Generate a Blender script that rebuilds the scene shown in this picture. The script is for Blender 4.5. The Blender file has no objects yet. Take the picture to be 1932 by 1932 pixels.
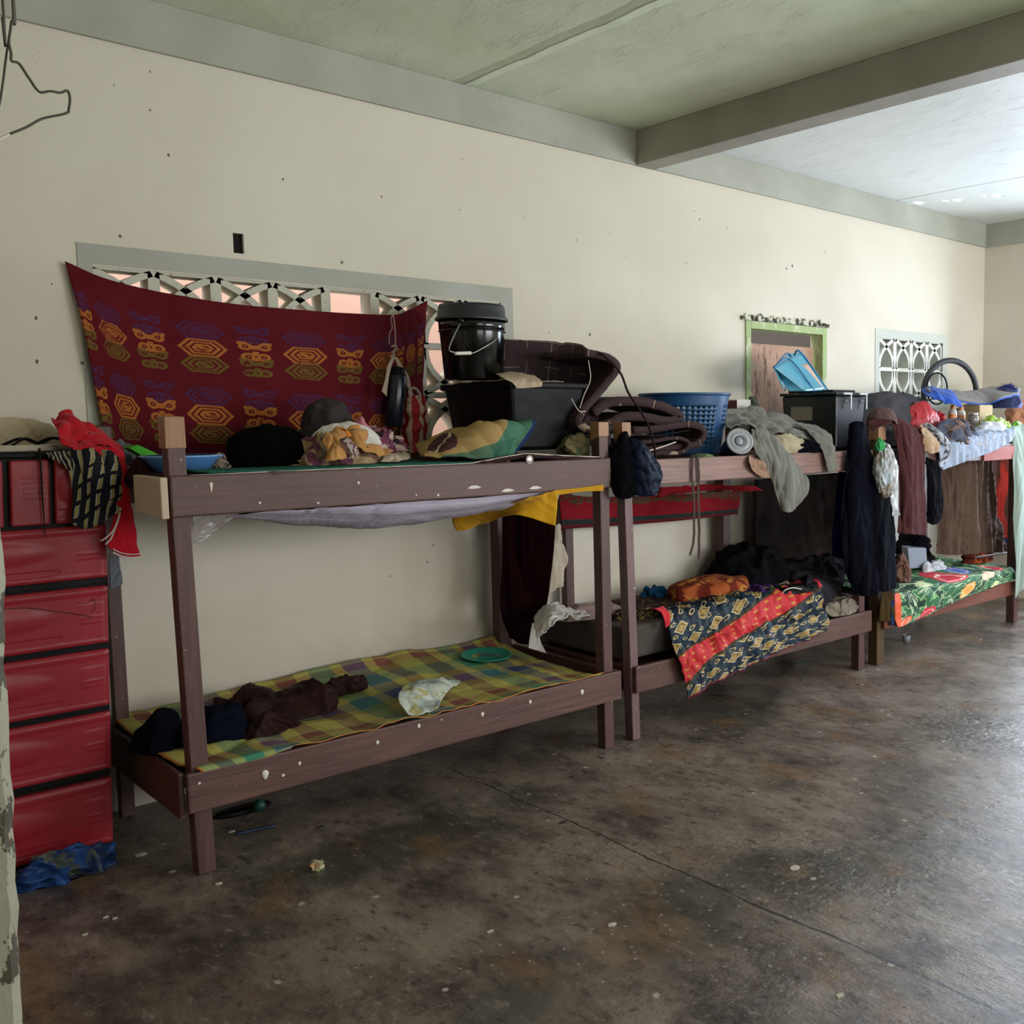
import bpy, bmesh, math, random
from mathutils import Vector, Matrix, noise
V = Vector
SC = bpy.context.scene
COL = SC.collection

# ------------------------------------------------------------------ camera
F, PPX = 1882.84, 1360.56
CAM = V((-1.1199, -4.5479, 1.5838)); YAW, PITCH, ROLL = -0.8034, -0.0922, -0.0071
cy_, sy_ = math.cos(YAW), math.sin(YAW)
fw = V((-sy_, cy_, 0)); rt = V((cy_, sy_, 0)); up = V((0, 0, 1))
f2 = fw*math.cos(PITCH)+up*math.sin(PITCH); u2 = up*math.cos(PITCH)-fw*math.sin(PITCH)
RR = rt*math.cos(ROLL)+u2*math.sin(ROLL); UU = u2*math.cos(ROLL)-rt*math.sin(ROLL)
cd = bpy.data.cameras.new('camera'); cam = bpy.data.objects.new('camera', cd); COL.objects.link(cam)
cd.sensor_width = 36; cd.lens = F/1932*36; cd.shift_x = (966-PPX)/1932; cd.clip_start = .05
cam.matrix_world = Matrix((( RR.x, UU.x, -f2.x, CAM.x), (RR.y, UU.y, -f2.y, CAM.y), (RR.z, UU.z, -f2.z, CAM.z), (0, 0, 0, 1)))
SC.camera = cam

# ------------------------------------------------------------------ world, daylight, exposure
SC.view_settings.view_transform = 'Standard'; SC.view_settings.look = 'None'
SC.view_settings.gamma = 1; SC.view_settings.use_curve_mapping = False
SC.view_settings.exposure = 0.2
W = bpy.data.worlds.new('sky'); SC.world = W; W.use_nodes = True
W.node_tree.nodes['Background'].inputs[0].default_value = (.86, .93, 1, 1)
W.node_tree.nodes['Background'].inputs[1].default_value = 1.6
def area(name, loc, aim, sx, sy, power, col):
    l = bpy.data.lights.new(name, 'AREA'); l.shape = 'RECTANGLE'; l.size = sx; l.size_y = sy; l.energy = power; l.color = col
    o = bpy.data.objects.new(name, l); COL.objects.link(o); o.location = loc
    o.rotation_euler = (V(aim)-V(loc)).to_track_quat('-Z', 'Y').to_euler(); return o
area('daylight_front_window_right', (4.9, -6.12, 1.75), (4.9, 0, 3.4), 3.4, 1.5, 172, (.93, .965, 1))
area('daylight_front_window_left', (1.1, -6.12, 1.75), (1.1, 0, 3.4), 1.9, 1.5, 30, (1, .97, .88))
area('daylight_end_window', (6.93, -1.35, 1.45), (1.5, -3.6, 1.9), 1.5, 1.7, 112, (.70, .82, 1))
area('daylight_passage_behind_wall', (1.6, .75, 3.2), (1.6, .76, 1.6), 3.6, .5, 40, (1, .95, .9)).rotation_euler = (0, 0, 0)

# ------------------------------------------------------------------ helpers
def P(u, v, **k):
    d = RR*(u-PPX)/F - UU*(v-966)/F + f2
    a, val = list(k.items())[0]; i = 'xyz'.index(a)
    return CAM + d*((val-CAM[i])/d[i])
def PY(lst): return [P(u, v, y=y) for u, v, y in lst]
def tag(o, label, cat, group=None):
    o['label'] = label; o['category'] = cat
    if group: o['group'] = group
    return o
def thing(name, label, cat, loc, group=None):
    o = bpy.data.objects.new(name, None); COL.objects.link(o); o.location = V(loc); o.empty_display_size = .1
    return tag(o, label, cat, group)
def obj(name, vs, fs, m, par=None, smooth=True, uvs=None, mods=()):
    me = bpy.data.meshes.new(name)
    vs = [V(v) for v in vs]
    if par is not None:
        o0 = V((0, 0, 0)); q = par
        while q: o0 += q.location; q = q.parent
    else:
        o0 = V((sum(v.x for v in vs)/len(vs), sum(v.y for v in vs)/len(vs), min(v.z for v in vs)))
    me.from_pydata([v-o0 for v in vs], [], fs)
    if uvs is not None:
        l = me.uv_layers.new(name='UVMap')
        for lp in me.loops: l.data[lp.index].uv = uvs[lp.vertex_index]
    if smooth: me.polygons.foreach_set('use_smooth', [True]*len(me.polygons))
    me.materials.append(m); me.update()
    o = bpy.data.objects.new(name, me); COL.objects.link(o)
    if par is not None: o.parent = par
    else: o.location = o0
    for t, kw in mods:
        md = o.modifiers.new(t.lower(), t)
        for k, v in kw.items(): setattr(md, k, v)
    return o
def struct(o): o['kind'] = 'structure'; return o
def boxgeo(x0, x1, y0, y1, z0, z1):
    v = [(x, y, z) for x in (x0, x1) for y in (y0, y1) for z in (z0, z1)]
    return v, [(0, 1, 3, 2), (4, 6, 7, 5), (0, 4, 5, 1), (2, 3, 7, 6), (0, 2, 6, 4), (1, 5, 7, 3)]
BEV = lambda w, s=2: (('BEVEL', dict(width=w, segments=s, limit_method='ANGLE')),)
def box(name, x0, x1, y0, y1, z0, z1, m, par=None, bev=.004, lean=None, rot=None):
    v, f = boxgeo(x0, x1, y0, y1, z0, z1)
    if lean:   # horizontal shift of the top
        v = [(x+(lean[0] if z == z1 else 0), y+(lean[1] if z == z1 else 0), z) for x, y, z in v]
    if rot:
        c, M = rot; c = V(c); v = [c+M@(V(p)-c) for p in v]
    return obj(name, v, f, m, par, False, None, BEV(bev) if bev else ())
def hexa(name, pts, m, par=None, bev=.004):   # 8 points: bottom 4 ccw, top 4 ccw
    return obj(name, pts, [(3, 2, 1, 0), (4, 5, 6, 7), (0, 1, 5, 4), (1, 2, 6, 5), (2, 3, 7, 6), (3, 0, 4, 7)], m, par, False, None, BEV(bev) if bev else ())
def lathe(name, prof, c, m, par=None, seg=48, M=None, mods=(), sy=1):
    vs, fs = [], []; c = V(c); M = M or Matrix.Identity(3); n = len(prof)
    for r, z in prof:
        for k in range(seg):
            a = 2*math.pi*k/seg; vs.append(c+M@V((r*math.cos(a), sy*r*math.sin(a), z)))
    for j in range(n-1):
        for k in range(seg):
            k2 = (k+1) % seg; fs.append((j*seg+k, j*seg+k2, (j+1)*seg+k2, (j+1)*seg+k))
    return obj(name, vs, fs, m, par, True, None, mods)
def cat_rom(p, n):
    if len(p) == 1: return [p[0]]*(n+1)
    if len(p) == 2: return [p[0].lerp(p[1], i/n) for i in range(n+1)]
    q = [p[0]*2-p[1]]+list(p)+[p[-1]*2-p[-2]]; out = []
    for i in range(n+1):
        t = i/n*(len(p)-1); k = min(int(t), len(p)-2); t -= k
        a, b, c, d = q[k:k+4]
        out.append(.5*((2*b)+(c-a)*t+(2*a-5*b+4*c-d)*t*t+(3*b-a-3*c+d)*t**3))
    return out
def tubegeo(pts, r, seg=8, closed=False):
    vs, fs = [], []; n = len(pts); ref = V((.13, .2, .97))
    for i, p in enumerate(pts):
        a = pts[(i-1) % n] if (i or closed) else p; b = pts[(i+1) % n] if (i < n-1 or closed) else p
        t = (b-a).normalized(); s = t.cross(ref)
        if s.length < 1e-3: s = t.cross(V((1, 0, 0)))
        s.normalize(); w = s.cross(t); rr = r(i/(n-1)) if callable(r) else r
        for k in range(seg):
            an = 2*math.pi*k/seg; vs.append(p+s*(rr*math.cos(an))+w*(rr*math.sin(an)))
    for i in range(n if closed else n-1):
        for k in range(seg):
            k2 = (k+1) % seg; i2 = (i+1) % n; fs.append((i*seg+k, i*seg+k2, i2*seg+k2, i2*seg+k))
    if not closed: fs += [tuple(range(seg))[::-1], tuple((n-1)*seg+k for k in range(seg))]
    return vs, fs
def tube(name, pts, r, m, par=None, n=40, seg=8, closed=False):
    pts = [V(p) for p in pts]
    if closed: pp = cat_rom(pts+[pts[0]], n)[:-1]
    else: pp = cat_rom(pts, n)
    v, f = tubegeo(pp, r, seg, closed); return obj(name, v, f, m, par)
def fold(p, s=0.):
    o = V((s*7.31, s*3.17, s*5.73)); pv = p*.8+o; w = V((noise.noise(pv+V((3.1, 0, 0))), noise.noise(pv+V((0, 5.7, 0))), noise.noise(pv+V((0, 0, 9.3)))))
    q = p+w*.7; a = abs(noise.noise(q+o)); b = abs(noise.noise(q*1.9+o*1.7+w)); c = noise.noise(q*.5+o*2.1); d = abs(noise.noise(q*3.9+o*.7))
    return (.5-2.6*a**.75)*.9+(.35-1.7*b**.8)*.6+c*.8+(.2-1.1*d)*.22
def patch(name, rows, m, par=None, nu=48, nv=48, amp=.01, fr=6, seed=1, thick=.004, ani=(1, 1, 1), edge=.0, zmin=None, ymax=-.012):
    rr = [cat_rom([V(p) for p in r], nu) for r in rows]
    cols = [cat_rom([r[i] for r in rr], nv) for i in range(nu+1)]
    vs, uv = [], []
    for j in range(nv+1):
        for i in range(nu+1):
            a = cols[min(i+1, nu)][j]-cols[max(i-1, 0)][j]; b = cols[i][min(j+1, nv)]-cols[i][max(j-1, 0)][:] if False else cols[i][min(j+1, nv)]-cols[i][max(j-1, 0)]
            n = a.cross(b); n = n.normalized() if n.length > 1e-9 else V((0, 0, 1))
            p = cols[i][j]; q = V((p.x*ani[0], p.y*ani[1], p.z*ani[2]))*fr
            e = 1.
            if edge: e = min(1, min(i/nu, 1-i/nu, j/nv, 1-j/nv)/edge)
            p = p+n*(amp*fold(q, seed)*e)
            if zmin is not None and p.z < zmin: p.z = zmin+.001*noise.noise(p*30)
            if p.y > ymax: p.y = ymax
            if p.x > 6.955: p.x = 6.955
            vs.append(p); uv.append((i/nu, j/nv))
    w = nu+1; fs = [(j*w+i, j*w+i+1, (j+1)*w+i+1, (j+1)*w+i) for j in range(nv) for i in range(nu)]
    return obj(name, vs, fs, m, par, True, uv, (('SOLIDIFY', dict(thickness=thick, offset=0)),) if thick else ())
def heap(name, u0, u1, vt, y, zb, m, par=None, asp=(1, 1), seed=1, amp=.02, fr=7, pw=2.2, sub=5, ani=(1, 1, 1), vm=None, rotz=0, zt=None, depth=None):
    uc = (u0+u1)/2
    c = P(uc, vt if vm is None else vm, y=y); zt = zt if zt is not None else c.z
    a0 = P(u0, vt, y=y)-CAM; a1 = P(u1, vt, y=y)-CAM; dist = (c-CAM).dot(f2); wm = (u1-u0)/F*dist
    th = math.atan2((c-CAM).y, (c-CAM).x); rx, ry = asp; sx, sy = -math.sin(th-rotz), math.cos(th-rotz)
    q = wm/2/math.sqrt((rx*sx)**2+(ry*sy)**2); rx *= q; ry *= q
    h = zt-zb; bm = bmesh.new(); bmesh.ops.create_icosphere(bm, subdivisions=sub, radius=1)
    R = Matrix.Rotation(rotz, 3, 'Z')
    vs = []
    for v in bm.verts:
        x, yy, z = v.co; hr = math.hypot(x, yy) or 1e-6; t = (z+1)/2
        if z < -.85: r = hr/math.sqrt(1-.7225); t = 0
        else:
            t = (z+.85)/1.85; r = math.sqrt(max(0, 1-t**pw))
        dx, dy = x/hr, yy/hr
        lob = 1+.16*noise.noise(V((dx, dy, 0))*1.6+V((seed*3.3, 0, 0)))
        p = V((dx*r*rx*lob, dy*r*ry*lob, t*h)); nrm = V((dx*r/rx, dy*r/ry, max(.15, t)/h)).normalized()
        pw_ = V((p.x*ani[0], p.y*ani[1], p.z*ani[2]))*fr
        d = amp*1.1*fold(pw_, seed)*(1 if t > 0 else .5)
        p = p+nrm*d; p.z = max(p.z, 0)
        p = R@p; p += V((c.x, c.y, zb)); p.y = min(p.y, -.012); p.x = min(p.x, 6.955)
        vs.append(p)
    fs = [tuple(v.index for v in f.verts) for f in bm.faces]; bm.free()
    return obj(name, vs, fs, m, par)
def ribbon(name, path, y0, y1, th, m, par=None, n=60, ny=14, amp=.004, seed=1, tilt=0):
    """a thick folded mattress: path in (u, v) pixels on plane y0, extruded back to y1"""
    pts = cat_rom([P(u, v, y=y0) for u, v in path], n)
    rows = [[p+V((0, (y1-y0)*k/ny, tilt*k/ny)) for p in pts] for k in range(ny+1)]
    return patch(name, [[r[i] for i in range(0, n+1)] for r in rows], m, par, n*2, ny*2, amp, 5, seed, th)

# ------------------------------------------------------------------ node helpers
class X:
    def __init__(s, nt, k): s.nt = nt; s.k = k
    def _m(s, op, *a):
        n = s.nt.nodes.new('ShaderNodeMath'); n.operation = op
        for i, t in enumerate((s,)+a):
            if isinstance(t, X): s.nt.links.new(t.k, n.inputs[i])
            else: n.inputs[i].default_value = t
        return X(s.nt, n.outputs[0])
    def __add__(s, o): return s._m('ADD', o)
    __radd__ = __add__
    def __sub__(s, o): return s._m('SUBTRACT', o)
    def __rsub__(s, o): return (s*-1)+o
    def __mul__(s, o): return s._m('MULTIPLY', o)
    __rmul__ = __mul__
    def __truediv__(s, o): return s._m('DIVIDE', o)
    def lt(s, o): return s._m('LESS_THAN', o)
    def gt(s, o): return s._m('GREATER_THAN', o)
    def mn(s, o): return s._m('MINIMUM', o)
    def mx(s, o): return s._m('MAXIMUM', o)
    def abs(s): return s._m('ABSOLUTE')
    def fr(s): return s._m('FRACT')
    def fl(s): return s._m('FLOOR')
    def sin(s): return s._m('SINE')
    def sq(s): return s*s
    def sqrt(s): return s._m('SQRT')
    def mod(s, o): return s._m('FLOORED_MODULO', o)
    def band(s, a, b): return s.gt(a)*s.lt(b)
    def sm(s, a, b):
        n = s.nt.nodes.new('ShaderNodeMapRange'); n.interpolation_type = 'SMOOTHSTEP'
        s.nt.links.new(s.k, n.inputs['Value']); n.inputs['From Min'].default_value = a; n.inputs['From Max'].default_value = b
        return X(s.nt, n.outputs['Result'])
class Mat:
    def __init__(s, name, rough=.8, spec=.3, metal=0, **kw):
        s.m = bpy.data.materials.new(name); s.m.use_nodes = True; s.nt = s.m.node_tree
        s.b = s.nt.nodes['Principled BSDF']; s.set('Roughness', rough); s.set('Specular IOR Level', spec); s.set('Metallic', metal)
        for k, v in kw.items(): s.set(k.replace('_', ' '), v)
        s.tc = s.nt.nodes.new('ShaderNodeTexCoord')
    def set(s, k, v):
        if isinstance(v, X): s.nt.links.new(v.k, s.b.inputs[k])
        elif hasattr(v, 'is_output') or isinstance(v, bpy.types.NodeSocket): s.nt.links.new(v, s.b.inputs[k])
        else:
            s.b.inputs[k].default_value = (*v, 1) if isinstance(v, (tuple, list)) and len(v) == 3 else v
    def xyz(s, kind='Object'):
        n = s.nt.nodes.new('ShaderNodeSeparateXYZ'); s.nt.links.new(s.tc.outputs[kind] if kind != 'World' else s.geo(), n.inputs[0])
        return [X(s.nt, o) for o in n.outputs]
    def geo(s): return s.nt.nodes.new('ShaderNodeNewGeometry').outputs['Position']
    def vec(s, kind='Object', scale=(1, 1, 1), rot=(0, 0, 0)):
        n = s.nt.nodes.new('ShaderNodeMapping'); n.inputs['Scale'].default_value = scale; n.inputs['Rotation'].default_value = rot
        s.nt.links.new(s.tc.outputs[kind] if kind != 'World' else s.geo(), n.inputs[0]); return n.outputs[0]
    def noise(s, scale, detail=3, vec=None, rough=.5, dist=0):
        n = s.nt.nodes.new('ShaderNodeTexNoise'); n.inputs['Scale'].default_value = scale; n.inputs['Detail'].default_value = detail
        n.inputs['Roughness'].default_value = rough; n.inputs['Distortion'].default_value = dist
        s.nt.links.new(vec if vec is not None else s.vec(), n.inputs['Vector']); return X(s.nt, n.outputs[0])
    def voro(s, scale, vec=None, feat='F1', out='Distance', rnd=1, dim='3D'):
        n = s.nt.nodes.new('ShaderNodeTexVoronoi'); n.voronoi_dimensions = dim; n.feature = feat; n.inputs['Scale'].default_value = scale; n.inputs['Randomness'].default_value = rnd
        s.nt.links.new(vec if vec is not None else s.vec(), n.inputs['Vector']); return X(s.nt, n.outputs[out])
    def mix(s, a, b, f):
        n = s.nt.nodes.new('ShaderNodeMix'); n.data_type = 'RGBA'
        for k, v in ((0, f), (6, a), (7, b)):
            if isinstance(v, X): s.nt.links.new(v.k, n.inputs[k])
            elif isinstance(v, bpy.types.NodeSocket): s.nt.links.new(v, n.inputs[k])
            else: n.inputs[k].default_value = v if k == 0 else (*v, 1)
        return n.outputs[2]
    def bump(s, h, strength=.3, dist=.01):
        n = s.nt.nodes.new('ShaderNodeBump'); n.inputs['Strength'].default_value = strength; n.inputs['Distance'].default_value = dist
        s.nt.links.new(h.k, n.inputs['Height']); s.nt.links.new(n.outputs[0], s.b.inputs['Normal'])
    def col(s, c): s.set('Base Color', c); return s.m
def H(h):   # sRGB hex to linear
    r = [int(h[i:i+2], 16)/255 for i in (0, 2, 4)]
    return tuple((c/12.92 if c <= .04045 else ((c+.055)/1.055)**2.4) for c in r)
def sc(c, k): return tuple(min(1, x*k) for x in c)
_cache = {}
def cloth(name, hexc, var=.18, rough=.92, scale=9, weave=260, bs=.25):
    if name in _cache: return _cache[name]
    M = Mat(name, rough, .15); c = H(hexc)
    M.set('Sheen Weight', .10 if sum(c) > .35 else 0); M.set('Specular IOR Level', .15 if sum(c) > .12 else .04)
    n = M.noise(scale, 4)
    M.set('Base Color', M.mix(sc(c, 1-var), sc(c, 1+var), n)); M.bump(M.noise(weave, 2)+M.noise(40, 3)*2, bs, .004)
    _cache[name] = M.m; return M.m
def plastic(name, hexc, rough=.35, var=.06, spec=.5, **kw):
    if name in _cache: return _cache[name]
    M = Mat(name, rough, spec, **kw); c = H(hexc); n = M.noise(6, 4)
    M.set('Base Color', M.mix(sc(c, 1-var), sc(c, 1+var), n)); M.set('Roughness', M.noise(18, 4)*.2+(rough-.1)); _cache[name] = M.m
    return M.m
def wood(name, a, b, rough=.5, axis='x', spots=True):
    if name in _cache: return _cache[name]
    M = Mat(name, rough, .45); s = dict(x=(1.2, 16, 22), z=(16, 16, 1.2), y=(16, 1.2, 22))[axis]
    v = M.vec('World', s); g = M.noise(2.2, 6, v, .6, 1.2); big = M.noise(1.6, 3, M.vec('World'))
    c = M.mix(H(a), H(b), (g*.75+big*.4).sm(.3, .85))
    kn = M.voro(2.3, M.vec('World', (1, 1, 1.4))).lt(.05)
    c = M.mix(c, sc(H(a), .45), kn)
    if spots:
        w = (M.noise(55, 2, M.vec('World')).gt(.735)); c = M.mix(c, H('A89A92'), w*.8)
    M.set('Base Color', c); M.set('Roughness', g*.25+(rough-.12)); M.bump(g+M.noise(90, 2, M.vec('World'))*.4, .25, .003); _cache[name] = M.m
    return M.m

# ------------------------------------------------------------------ setting materials
def wall_mat():
    M = Mat('cream_wall_paint', .62, .25); x, y, z = M.xyz('World'); wv = M.vec('World')
    base = M.mix(H('C8BFAE'), H('D9D2C2'), M.noise(.8, 5, wv).sm(.3, .7))
    base = M.mix(base, H('AE9682'), (1-z.sm(.3, 1.3))*M.noise(1.7, 6, wv).sm(.35, .75)*.55)          # grime low on the wall
    base = M.mix(base, H('CFC8B6'), z.sm(2.2, 3.0)*.5)
    st = M.noise(9, 6, M.vec('World', (1, 1, .25)), .65)
    base = M.mix(base, H('9A8C7B'), st.sm(.66, .8)*.35)
    v = M.voro(5.5, wv); sp = M.noise(60, 2, wv)
    base = M.mix(base, H('4A423A'), (v+sp*.03).lt(.034)*.85)
    spots = [(283, 208, 6), (318, 292, 8), (534, 338, 7), (720, 371, 7), (226, 445, 10), (645, 495, 8), (283, 136, 4), (68, 600, 8), (70, 683, 10), (155, 685, 8), (157, 560, 6), (872, 300, 4), (1113, 631, 12), (1074, 453, 5), (1180, 485, 5), (1211, 545, 4), (1320, 414, 8), (1295, 497, 5), (1495, 502, 13), (1484, 507, 9), (1372, 430, 4), (1556, 476, 5), (867, 396, 5), (1310, 398, 4), (1036, 628, 4), (817, 1029, 6), (806, 1060, 5), (1523, 398, 5)]
    for u, v_, r in spots:
        p = P(u, v_, y=0); d = (((x-p.x)/1.0).sq()+((z-p.z)*.75).sq()).sqrt()
        base = M.mix(base, H('3B332B'), (d+(sp-.5)*.012).lt(r*.00062)*.85)
    M.set('Base Color', base)
    M.bump(M.noise(3, 6, wv)*1.5+M.noise(120, 3, wv)*.25, .35, .01); return M.m
WALL = wall_mat()
def band_mat(name, a, b):
    M = Mat(name, .6, .3); wv = M.vec('World')
    c = M.mix(H(a), H(b), M.noise(2.5, 6, wv).sm(.25, .75)); fl = M.noise(14, 5, wv, .7)
    c = M.mix(c, H('6C6A5E'), fl.gt(.7)*.4)
    M.set('Base Color', c); M.bump(M.noise(5, 5, wv)+fl*.4, .4, .01); return M.m
BAND = band_mat('grey_green_band_paint', '9E9E90', 'ADADA1')
def ceil_mat():
    M = Mat('pale_green_ceiling_paint', .5, .35); x, y, z = M.xyz('World'); wv = M.vec('World')
    c = M.mix(H('C5CEB0'), H('D9DEC8'), M.noise(1.1, 6, wv).sm(.3, .7))
    c = M.mix(c, H('DADDDC'), x.sm(2.9, 3.3)*.85)  # the right bay's brighter light is put into the ceiling colour
    sc_ = M.noise(7, 8, M.vec('World', (1, .35, 1), (0, 0, .2)), .7)
    c = M.mix(c, H('8D8F7C'), sc_.sm(.62, .72)*.4)
    wob = M.noise(2.2, 4, wv)*.06
    for xx in (1.735, 5.55): c = M.mix(c, H('5F5B4E'), (x+wob-(xx+.03)).abs().lt(.006)*.8)
    ridge = (1-((x+wob-1.76)*18).abs()).mx(0)
    M.set('Base Color', c); M.bump(M.noise(2.0, 6, wv)*3+sc_.sm(.5, .8)*.8+ridge*2, .55, .012); return M.m
CEIL = ceil_mat()
def floor_mat():
    M = Mat('worn_cement_floor', .35, .75); x, y, z = M.xyz('World'); wv = M.vec('World')
    n1 = M.noise(1.3, 7, wv, .62, .6); n2 = M.noise(4.5, 8, M.vec('World', (1, .6, 1), (0, 0, .5)), .65)
    c = M.mix(H('362D27'), H('8B7C6E'), (n1*.5+n2*.55).sm(.36, .66))
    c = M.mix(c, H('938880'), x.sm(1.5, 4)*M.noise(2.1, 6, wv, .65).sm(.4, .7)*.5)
    c = M.mix(c, H('39382F'), M.noise(.9, 5, M.vec('World', (1, 1.3, 1), (0, 0, 1))).sm(.5, .66)*.75)
    c = M.mix(c, H('7E5F40'), M.noise(2.6, 5, M.vec('World', (1.2, .8, 1), (0, 0, 2))).sm(.54, .70)*.6)
    sp = M.voro(2.6, wv, dim='2D')+M.noise(34, 3, wv)*.07
    c = M.mix(c, H('B9B0A6'), sp.lt(.062)*(M.noise(1.7, 2, wv)+x*.04).gt(.54)*.8)
    sp2 = M.voro(11, wv, dim='2D')+M.noise(70, 2, wv)*.16; c = M.mix(c, H('A39A92'), sp2.lt(.135)*(M.noise(1.1, 2, wv)+x*.03).gt(.54)*.75)
    w = (M.noise(1.3, 7, wv, .6)-.5)*.13
    crack = (x+w-1.215).abs(); near = 1-y.sm(-3.6, -1.2)*.6
    ck = crack.lt(near*.0075*(M.noise(5, 4, wv)*2.2-.15))
    c = M.mix(c, H('1B1613'), ck*.95)
    crack2 = (y+w*1.3+1.35+(x-3)*.28).abs().lt(.003)*x.gt(2.2); c = M.mix(c, H('2A2420'), crack2*.7)
    sc_ = M.noise(6, 8, M.vec('World', (3, .7, 1), (0, 0, .7)), .7); fi = M.noise(26, 8, M.vec('World', (1, .45, 1), (0, 0, .9)), .75)
    c = M.mix(c, H('2E2823'), fi.sm(.53, .64)*.75); c = M.mix(c, H('A09388'), fi.sm(.46, .34)*.45)
    M.set('Base Color', c); M.set('Roughness', (n2*.36+M.noise(11, 5, wv)*.25-.03).mx(.14))
    rough_patch = M.noise(1.4, 3, M.vec('World', (1, 1, 1), (0, 0, 3))).sm(.45, .62)
    M.bump(n2*.8+sc_*.6+M.noise(38, 4, wv)*.6*rough_patch+fi*.6+M.noise(110, 3, wv)*.12-ck*2, .75, .013); return M.m
FLOOR = floor_mat()

# ------------------------------------------------------------------ room shell
XL, XR, YF, ZC = -2.6, 6.972, -6.2, 3.272
def holed(name, a0, a1, b0, b1, holes, fn, m):
    """wall sheet with real openings; fn(a, b, t) maps to space, t = 0 room side, 1 outer side"""
    A = sorted({a0, a1, *[h[0] for h in holes], *[h[1] for h in holes]}); B = sorted({b0, b1, *[h[2] for h in holes], *[h[3] for h in holes]})
    ins = lambda a, b: any(h[0] < a < h[1] and h[2] < b < h[3] for h in holes)
    vs, fs = [], []
    def q(*p):
        k = len(vs); vs.extend(p); fs.append(tuple(range(k, k+len(p))))
    for i in range(len(A)-1):
        for j in range(len(B)-1):
            a, A2, b, B2 = A[i], A[i+1], B[j], B[j+1]
            if ins((a+A2)/2, (b+B2)/2): continue
            q(fn(a, b, 0), fn(A2, b, 0), fn(A2, B2, 0), fn(a, B2, 0)); q(fn(a, b, 1), fn(a, B2, 1), fn(A2, B2, 1), fn(A2, b, 1))
    for h in holes:
        a, A2, b, B2 = h
        q(fn(a, b, 0), fn(a, b, 1), fn(A2, b, 1), fn(A2, b, 0)); q(fn(a, B2, 0), fn(A2, B2, 0), fn(A2, B2, 1), fn(a, B2, 1))
        q(fn(a, b, 0), fn(a, B2, 0), fn(a, B2, 1), fn(a, b, 1)); q(fn(A2, b, 0), fn(A2, b, 1), fn(A2, B2, 1), fn(A2, B2, 0))
    me = bpy.data.meshes.new(name); me.from_pydata([V(v) for v in vs], [], fs); me.materials.append(m)
    bm = bmesh.new(); bm.from_mesh(me); bmesh.ops.remove_doubles(bm, verts=bm.verts, dist=1e-5); bmesh.ops.recalc_face_normals(bm, faces=bm.faces); bm.to_mesh(me); bm.free()
    o = bpy.data.objects.new(name, me); COL.objects.link(o); return struct(o)
WT = .14
W1 = (.025, 1.945, 1.47, 2.205)          # long vent block panel
W2 = (5.37, 6.30, 1.72, 2.215)            # small vent block panel
GW = (3.84, 4.70, 1.35, 2.235)            # boarded opening with green frame
hp = P(450, 458, y=0); HOLE = (hp.x-.022, hp.x+.022, hp.z-.045, hp.z+.04)
holed('wall_back', XL, XR+.1, 0, ZC, [W1, W2, GW, HOLE], lambda a, b, t: (a, t*WT, b), WALL)
holed('wall_right', YF, 0.0, 0, ZC, [(-2.1, -.6, .6, 2.3)], lambda a, b, t: (XR+t*WT, a, b), WALL)
holed('wall_front', XL, XR, 0, ZC, [(3.2, 6.6, 1.0, 2.5), (.15, 2.05, 1.0, 2.5)], lambda a, b, t: (a, YF-t*WT, b), WALL)
struct(box('wall_left', XL-.12, XL, YF, 0, 0, ZC, WALL, bev=0))
struct(obj('floor', [(XL, YF, 0), (XR, YF, 0), (XR, 0, 0), (XL, 0, 0)], [(0, 1, 2, 3)], FLOOR, smooth=False))
# ceiling sheet; six added holes stand in for reflected light spots at the far end
sp = [P(u, v, z=ZC) for u, v in ((1711, 384), (1735, 383), (1786, 379), (1808, 378), (1860, 371), (1883, 369))]
def ceiling():
    bm = bmesh.new(); bmesh.ops.create_cube(bm, size=1)
    for v in bm.verts: v.co = V(((XL+XR)/2+v.co.x*(XR-XL+.3), YF/2+v.co.y*(-YF+.4), ZC+.006+v.co.z*.012))
    me = bpy.data.meshes.new('ceiling'); bm.to_mesh(me); bm.free(); me.materials.append(CEIL)
    o = bpy.data.objects.new('ceiling', me); COL.objects.link(o)
    vs, fs = [], []
    for i, c in enumerate(sp):
        k = len(vs); r = (.045, .065, .045, .06, .04, .06)[i]; n = 12
        for z in (-.1, .2):
            for a in range(n): vs.append(V((c.x+r*1.1*math.cos(a*2*math.pi/n), c.y+r*.62*math.sin(a*2*math.pi/n), ZC+z)))
        fs += [(k+a, k+(a+1) % n, k+n+(a+1) % n, k+n+a) for a in range(n)]+[tuple(range(k+n-1, k-1, -1)), tuple(range(k+n, k+2*n))]
    cm = bpy.data.meshes.new('cut'); cm.from_pydata(vs, [], fs); co = bpy.data.objects.new('cut', cm); COL.objects.link(co)
    md = o.modifiers.new('holes', 'BOOLEAN'); md.operation = 'DIFFERENCE'; md.object = co; md.solver = 'EXACT'
    dg = bpy.context.evaluated_depsgraph_get(); dg.update(); me2 = bpy.data.meshes.new_from_object(o.evaluated_get(dg))
    o.modifiers.clear(); o.data = me2; me2.name = 'ceiling'; bpy.data.objects.remove(co); return struct(o)
ceiling()
BX0, BX1 = 2.876, 3.03
BEAM = band_mat('grey_green_beam_paint', '8F8B7F', 'A19D92')
struct(box('trim_beam', BX0, BX1, YF, 0, 3.075, ZC, BEAM, bev=.006))
struct(box('trim_back_left', XL, BX0, -.022, 0, 3.077, ZC, BAND, bev=.003))
struct(box('trim_back_right', BX1, XR, -.022, 0, 3.077, ZC, BAND, bev=.003))
struct(box('trim_right', XR-.022, XR, YF, -.022, 3.077, ZC, BAND, bev=.003))
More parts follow.
